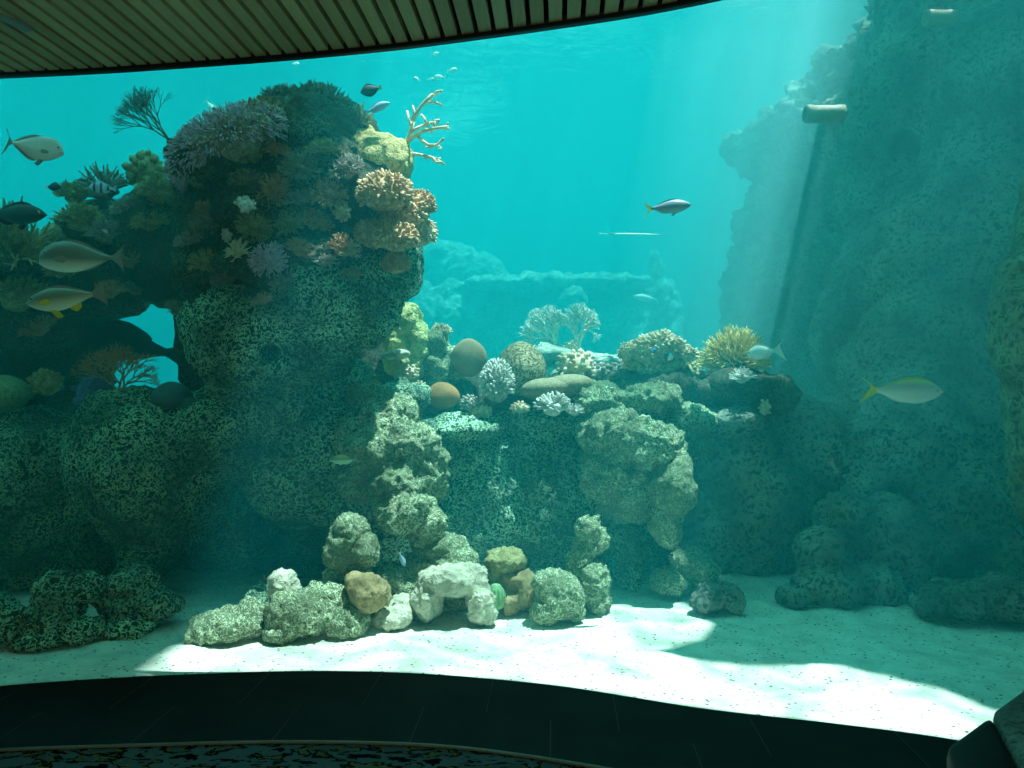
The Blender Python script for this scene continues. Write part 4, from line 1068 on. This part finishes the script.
def fish(u, v, Y, Lpx, hd, label, body, fin, tail, depth=.15, drop=.13, width=.09, tfork=.8, tspan=.17, tlen=.2, yaw=0, pitch=0, top=SNAPPER_T, bot=SNAPPER_B,
         dors=(.28, .86, .05), anal=(.62, .88, .06), pelv=.10, pect=.13, eye=.024, eyepos=(.12, .30), name='reef_fish', group=None, simple=False, dfin=None, pfin=None, bend=0.0, roll=0.0, cat='fish'):
    s = Y / F; L = Lpx * s
    Lb = L * (1 - tlen * .8)
    c = P(u, v, Y)
    e = empty(name, c, label, cat, group)
    e.rotation_euler = Euler((roll, -pitch * (1 if hd > 0 else 1), (0 if hd > 0 else math.pi) + yaw), 'XYZ')
    X = lambda t: L / 2 - t * Lb
    bendy = lambda x: bend * ((L / 2 - x) / L) ** 2 * L
    bm = bmesh.new(); n = 18; rings = []
    zt = [spline(top, t) * depth * L for t in T]; zb = [spline(bot, t) * drop * L for t in T]
    wd = []
    for t in T:
        wv = math.sin(min(1, t / .34) * math.pi / 2) ** .7 if t < .34 else 1 - .88 * ((t - .34) / .66) ** 1.3
        wd.append(max(.012, wv) * width * L)
    wd[0] = .012 * L
    for i, t in enumerate(T):
        mid = (zt[i] - zb[i]) / 2; hh = (zt[i] + zb[i]) / 2
        r = []
        for k in range(n):
            a = 2 * math.pi * k / n
            cx, cz = math.cos(a), math.sin(a)
            r.append(bm.verts.new((X(t), bendy(X(t)) + wd[i] * cx * (1 - .25 * cz * cz), mid + hh * cz)))
        rings.append(r)
    for i in range(len(T) - 1):
        for k in range(n): bm.faces.new((rings[i][k], rings[i][(k + 1) % n], rings[i + 1][(k + 1) % n], rings[i + 1][k]))
    bm.faces.new(rings[0][::-1]); bm.faces.new(rings[-1])
    bmesh.ops.recalc_face_normals(bm, faces=bm.faces)
    ob = bm_obj('body', bm, body, e)
    sm = ob.modifiers.new('s', 'SUBSURF'); sm.levels = 1; sm.render_levels = 1
    def fin_obj(nm, pts, mat, th=.006, y=0, tiltx=0, at=None):
        bm = bmesh.new()
        f = bm.faces.new([bm.verts.new((x, bendy(x), z)) for x, z in pts])
        bmesh.ops.triangulate(bm, faces=[f]); bm.normal_update()
        bmesh.ops.solidify(bm, geom=list(bm.faces), thickness=th * L)
        bmesh.ops.translate(bm, verts=bm.verts, vec=(0, -th * L / 2 if False else 0, 0))
        if at is not None:
            M = Matrix.Translation(at) @ Matrix.Rotation(tiltx, 4, 'X') @ Matrix.Translation(-Vector(at))
            bm.transform(M)
        if y: bmesh.ops.translate(bm, verts=bm.verts, vec=(0, y, 0))
        bmesh.ops.recalc_face_normals(bm, faces=bm.faces)
        return bm_obj(nm, bm, mat, e, smooth=False)
    xp = X(1) + .02 * L; hp = zt[-1]; xe = -L / 2
    nb = 7
    tp = [(xp, hp * .95)]
    for i in range(1, nb + 1):
        f = i / nb; tp.append((xp + (xe - xp) * f, hp + (tspan * L - hp) * f ** 1.35))
    xc = xp + (xe - xp) * (1 - tfork * .72)
    for i in range(1, nb):
        f = i / nb; tp.append((xe + (xc - xe) * math.sin(f * math.pi / 2) ** .8, tspan * L * (1 - f) * .98))
    tp.append((xc, 0))
    low = [(x, -z) for x, z in tp[1:-1]]
    zoff = (zt[-1] - zb[-1]) / 2
    tp = [(x, z + zoff) for x, z in tp + low[::-1] + [(xp, -hp * .95)]]
    fin_obj('tail_fin', tp, tail)
    def along(t0, t1, h, side, back=.35, n=8):
        pr = top if side > 0 else bot; sc_ = depth if side > 0 else drop
        a = []; b = []
        for i in range(n + 1):
            f = i / n; t = t0 + (t1 - t0) * f
            z = side * spline(pr, t) * sc_ * L
            a.append((X(t), z * .9))
            hh = h * L * (math.sin(math.pi * min(1, f * 1.6 + .12) / 2) * (1 - .45 * f) if f < 1 else .25)
            b.append((X(t) - back * hh, z + side * hh))
        return a + b[::-1]
    if dors: fin_obj('dorsal_fin', along(*dors, 1), dfin or fin)
    if anal: fin_obj('anal_fin', along(*anal, -1), pfin or fin)
    if simple:
        for sy in (-1, 1):
            bm = bmesh.new(); bmesh.ops.create_icosphere(bm, subdivisions=2, radius=eye * L)
            t = eyepos[0]; o = bm_obj('eye', bm, DK, e); hh = spline(top, t) * depth * L * eyepos[1]
            o.location = (X(t), bendy(X(t)) + sy * width * L * math.sin(min(1, t / .34) * math.pi / 2) ** .7 * .78, hh)
        return e
    t = .36; zb_ = -spline(bot, t) * drop * L
    for sy in (-1, 1):
        if pelv: fin_obj('pelvic_fin', [(X(t), zb_ * .88), (X(t + .08), zb_ * .9), (X(t + .16), zb_ - pelv * L * .75), (X(t + .10), zb_ - pelv * L)], pfin or fin, y=sy * width * L * .3)
        if pect:
            tt = .27; z0 = -.25 * drop * L; at = (X(tt), 0, z0)
            o = fin_obj('pectoral_fin', [(X(tt), z0 + .02 * L), (X(tt) - pect * L * .6, z0 + .045 * L), (X(tt) - pect * L, z0 + .005 * L), (X(tt) - pect * L * .7, z0 - .04 * L), (X(tt), z0 - .02 * L)], pfin or fin, th=.005)
            o.location = (0, sy * width * L * .93, 0); 
        te = eyepos[0]; hh = spline(top, te) * depth * L * eyepos[1]
        wv = math.sin(min(1, te / .34) * math.pi / 2) ** .7 * width * L * .80
        bm = bmesh.new(); bmesh.ops.create_icosphere(bm, subdivisions=2, radius=eye * L, matrix=Matrix.Diagonal((1, .55, 1, 1)))
        o = bm_obj('eye', bm, EYE, e); o.location = (X(te), bendy(X(te)) + sy * wv, hh)
        bm = bmesh.new(); bmesh.ops.create_icosphere(bm, subdivisions=2, radius=eye * L * .6, matrix=Matrix.Diagonal((1, .6, 1, 1)))
        q = bm_obj('pupil', bm, DK, o); q.location = (0, sy * eye * L * .35, 0)
    bm = bmesh.new(); tube(bm, [Vector((X(.0) + .002 * L, 0, -.006 * L)), Vector((X(.03), width * L * .22, -.012 * L)), Vector((X(.065), width * L * .42, -.022 * L))], [.003 * L] * 3, 6)
    tube(bm, [Vector((X(.0) + .002 * L, 0, -.006 * L)), Vector((X(.03), -width * L * .22, -.012 * L)), Vector((X(.065), -width * L * .42, -.022 * L))], [.003 * L] * 3, 6)
    bm_obj('mouth', bm, DK, e)
    return e

M_SILVER = fish_mat('silver_skin', [(0.1, (.85, .88, .84)), (.5, (.75, .80, .78)), (.9, (.50, .54, .52))], .08)
M_GREYF = fish_mat('grey_skin', [(0.06, (.92, .95, .82)), (.26, (.62, .66, .54)), (.42, (.22, .24, .20)), (.95, (.16, .17, .14))], .10)  # light from the sand below is put into the bright belly stops
M_SNAP = fish_mat('snapper_skin', [(0.05, (.95, .97, .80)), (.33, (.70, .74, .54)), (.55, (.26, .29, .21)), (.95, (.22, .23, .17))], .085)  # belly stops raised to carry light coming up off the sand
M_DARKF = plain('dark_fish_skin', (.035, .04, .042), .6, .2)
M_BLACKF = plain('black_fish_skin', (.02, .03, .04), .5, .3)
M_YT = fish_mat('yellowtail_skin', [(0.1, (.55, .66, .68)), (.45, (.18, .26, .34)), (.8, (.12, .18, .25)), (.95, (.45, .52, .48))], .07)
M_PAR = fish_mat('pale_parrot_skin', [(0.05, (.75, .85, .80)), (.45, (.70, .80, .74)), (.7, (.52, .48, .46)), (.9, (.62, .62, .22)), (1, (.8, .78, .2))], .09)
M_YEL = plain('yellow_fin', (.85, .76, .08), .5, .3)
M_YEL2 = plain('dull_yellow_fin', (.62, .60, .10), .5, .3)
M_GFIN = plain('grey_fin', (.30, .33, .31), .5, .3)
M_WFIN = plain('white_fin', (.75, .78, .76), .5, .3)
M_BLUEF = fish_mat('pale_blue_skin', [(0.1, (.45, .60, .75)), (.5, (.32, .50, .72)), (.9, (.50, .62, .78))], .05)
M_SERG = fish_mat('banded_skin', [(0.1, (.45, .60, .75)), (.9, (.30, .45, .68))], .04, stripes=((.04, .06, .12), 130, .35))
M_WRASSE = fish_mat('wrasse_skin', [(0.1, (.45, .72, .52)), (.45, (.40, .66, .46)), (.56, (.26, .22, .10)), (.9, (.60, .52, .16))], .035)

JT = [(0, .05), (.05, .5), (.14, .85), (.34, 1.0), (.55, .84), (.78, .42), (.94, .10), (1, .09)]
JB = [(0, .12), (.08, .42), (.2, .72), (.4, .98), (.58, .90), (.8, .40), (.94, .10), (1, .09)]
fish(34, 147, 5.4, 54, 1, 'silver deep-bodied jack swimming right in open water at upper left', M_SILVER, M_GFIN, M_GFIN, depth=.25, drop=.25, width=.09, tfork=.95, tspan=.27, tlen=.16, top=JT, bot=JB,
     dors=(.5, .95, .055), anal=(.52, .95, .06), pelv=.09, pect=.14, eye=.028, eyepos=(.11, .38), pitch=-.14, name='jack_fish', yaw=.3)
fish(14, 215, 5.7, 66, 1, 'dark grouper-like fish at the left edge in front of the long-fingered coral', M_DARKF, M_DARKF, M_DARKF, depth=.17, drop=.15, width=.10, tfork=.15, tspan=.12, pelv=.07, pitch=.0)
fish(82, 257, 5.2, 86, -1, 'grey blunt-headed fish swimming left, above the yellow-finned one', M_GREYF, M_GFIN, M_GFIN, depth=.19, drop=.19, width=.10, tfork=.4, tspan=.17, tlen=.17, pelv=0, pect=.15, pitch=.02,
     top=[(0, .1), (.06, .5), (.18, .86), (.36, 1.0), (.55, .84), (.78, .38), (.93, .12), (1, .12)], bot=[(0, .5), (.08, .72), (.25, .95), (.42, 1.0), (.6, .88), (.8, .48), (.94, .14), (1, .12)], dors=(.3, .9, .03), anal=(.62, .88, .02), eyepos=(.12, .25))
fish(66, 298, 5.0, 82, -1, 'snapper with bright yellow belly fins swimming left', M_SNAP, M_GFIN, M_GFIN, depth=.15, drop=.15, width=.09, tfork=.35, tspan=.17, tlen=.2, pitch=-.14, dors=(.3, .88, .03), anal=(.64, .8, .09), pelv=.09, pect=.13, pfin=M_YEL, eyepos=(.13, .42), name='snapper')
fish(130, 346, 6.9, 116, -1, 'huge dark fish silhouetted in the arch opening behind the brown sea fan', M_DARKF, M_DARKF, M_DARKF, depth=.17, drop=.15, width=.12, tfork=.2, tspan=.13, pitch=.18, dors=(.3, .8, .05), anal=None, pelv=.0, pect=.1, name='grouper')
fish(103, 188, 6.0, 26, -1, 'small blue fish with dark bands in front of the spiky coral', M_SERG, M_BLUEF, M_BLUEF, depth=.22, drop=.2, width=.08, tfork=.6, tspan=.17, simple=True, name='banded_fish', yaw=.3)
fish(53, 187, 6.2, 16, 1, 'tiny dark fish with pale tail left of the olive bushy coral', M_DARKF, M_DARKF, M_WFIN, depth=.27, drop=.25, width=.1, tfork=.2, tspan=.14, simple=True)
fish(371, 90, 5.7, 22, -1, 'black oval fish with yellow tail above the tower', M_BLACKF, M_BLACKF, M_YEL2, depth=.28, drop=.28, width=.1, tfork=.2, tspan=.16, tlen=.16, pitch=-.25, simple=True, name='surgeonfish', dors=(.15, .95, .05), anal=(.4, .95, .05))
fish(377, 108, 5.8, 28, 1, 'pale blue fish nosing down beside the whip coral', M_BLUEF, M_BLUEF, M_BLUEF, depth=.17, drop=.15, width=.08, tfork=.4, tspan=.12, pitch=.38, simple=True)
fish(667, 207, 5.2, 49, 1, 'dark-backed fish with bright yellow tail in the open blue water', M_YT, M_GFIN, M_YEL, depth=.14, drop=.15, width=.08, tfork=.85, tspan=.19, tlen=.22, pitch=.10, dors=(.3, .85, .02), anal=(.62, .85, .025), pelv=.04, pect=.10, eyepos=(.1, .3), name='yellowtail_fish')
fish(902, 391, 4.9, 84, 1, 'large pale fish with yellow tail swimming right before the cliff', M_PAR, M_YEL2, M_YEL, depth=.155, drop=.15, width=.08, tfork=.95, tspan=.155, tlen=.24, pitch=-.03, dors=(.16, .94, .022), anal=(.6, .9, .02), pelv=0, pect=.12, eyepos=(.13, .18), eye=.016, name='parrotfish', dfin=M_YEL2, pfin=M_WFIN)
fish(766, 352, 6.6, 40, -1, 'fish turning away with flashing white tail beside the golden bush coral', M_SILVER, M_WFIN, M_WFIN, depth=.20, drop=.18, width=.1, tfork=.7, tspan=.30, tlen=.36, yaw=-.7, pitch=-.1, simple=True)
fish(344, 460, 5.4, 29, -1, 'small green wrasse with brown back in front of the reef face', M_WRASSE, M_WRASSE, M_GFIN, depth=.16, drop=.16, width=.09, tfork=.4, tspan=.12, simple=True, name='wrasse')
fish(654, 350, 6.3, 8, 1, 'tiny bright blue fish hovering at the leather coral', plain('bright_blue_skin', (.05, .30, .80), .4, .3), M_BLUEF, M_BLUEF, depth=.25, drop=.25, width=.1, tfork=.4, tspan=.18, simple=True, yaw=.6)
fish(402, 559, 5.1, 16, 1, 'small pale fish hiding in shade behind the front pile', M_BLUEF, M_BLUEF, M_WFIN, depth=.16, drop=.16, width=.08, tfork=.5, tspan=.16, pitch=-1.2, simple=True)
fish(290, 478, 5.35, 11, 1, 'tiny dark fish low on the shaded reef face', M_DARKF, M_DARKF, M_DARKF, depth=.22, drop=.22, width=.1, tfork=.4, tspan=.15, simple=True)
for (u, v, L, hd, p, lab) in ((440, 77, 9, -1, .1, 'lower middle of the specks'), (431, 79, 5, 1, 0, 'lowest left of the specks'), (452, 70, 8, 1, .2, 'rightmost of the specks'), (417, 79, 5, -1, .5, 'leftmost of the specks'), (435, 54, 6, 1, .3, 'topmost of the specks')):
    fish(u, v, 7.5, L + 3, hd, f'tiny pale fish above the staghorn coral, {lab}', M_WFIN, M_WFIN, M_WFIN, depth=.2, drop=.2, width=.1, tfork=.4, tspan=.18, pitch=p, simple=True, group='tiny fish above the staghorn coral', name='tiny_fish')
fish(212, 108, 9.0, 22, 1, 'faint pale fish far off behind the sea fan', M_WFIN, M_WFIN, M_WFIN, depth=.18, drop=.16, width=.1, tfork=.6, tspan=.2, pitch=-.9, simple=True)
fish(646, 298, 10.5, 26, -1, 'faint pale fish far off below the distant ledge', M_WFIN, M_WFIN, M_WFIN, depth=.14, drop=.14, width=.09, tfork=.7, tspan=.18, pitch=.1, simple=True)
fish(295, 64, 9, 9, 1, 'faint small fish just under the ceiling edge', M_SILVER, M_GFIN, M_GFIN, depth=.25, drop=.25, width=.1, tfork=.4, tspan=.18, simple=True)
# needlefish: a thin straight body
fish(630, 234, 8.0, 62, 1, 'thin pale needlefish hanging level under the yellow-tailed fish', plain('needle_skin', (.75, .85, .80), .4, .4), M_WFIN, M_WFIN, depth=.014, drop=.014, width=.012, tfork=.5, tspan=.02, tlen=.06, dors=(.78, .9, .012), anal=(.78, .9, .012), eye=.006, simple=True, pitch=-.02, name='needlefish')

# ================================================================== bench in the viewing room, bottom right
def bench():
    z1 = .44
    # outline in plan: rounded inner end, running along the glass to the right
    A = ground_at(945, 742, z1); Bp = ground_at(1030, 681, z1)
    d = Vector((Bp[0] - A[0], Bp[1] - A[1], 0)).normalized(); nrm = Vector((-.37, -.93, 0))     # nrm points right and towards the viewer
    o = Vector((A[0], A[1], 0))
    e = empty('bench', o, 'black bench end with a mottled grey top at the lower right, beside the glass', 'bench')
    def block(nm, s0, s1, w0, w1, zz0, zz1, mat, bev):
        bm = bmesh.new()
        vs = []
        for z_ in (zz0, zz1):
            for (a, b) in ((s0, w0), (s1, w0), (s1, w1), (s0, w1)):
                p = d * a + nrm * b; vs.append(bm.verts.new((p.x, p.y, z_)))
        for f in ((0, 3, 2, 1), (4, 5, 6, 7), (0, 1, 5, 4), (1, 2, 6, 5), (2, 3, 7, 6), (3, 0, 4, 7)): bm.faces.new([vs[i] for i in f])
        bmesh.ops.recalc_face_normals(bm, faces=bm.faces)
        bmesh.ops.bevel(bm, geom=[x for x in bm.edges], offset=bev, segments=5, profile=.5, affect='EDGES')
        return bm_obj(nm, bm, mat, e)
    block('end_panel', .0, .40, .0, .55, .0, z1, plain('black_vinyl', (.008, .008, .008), .6, .2), .045)
    m = rock_mat('mottled_fabric', (.30, .36, .34), (.10, .13, .12), 26, .1, width=.16)
    block('seat', .40, 1.6, .0, .55, .02, z1 + .004, m, .04)
bench()
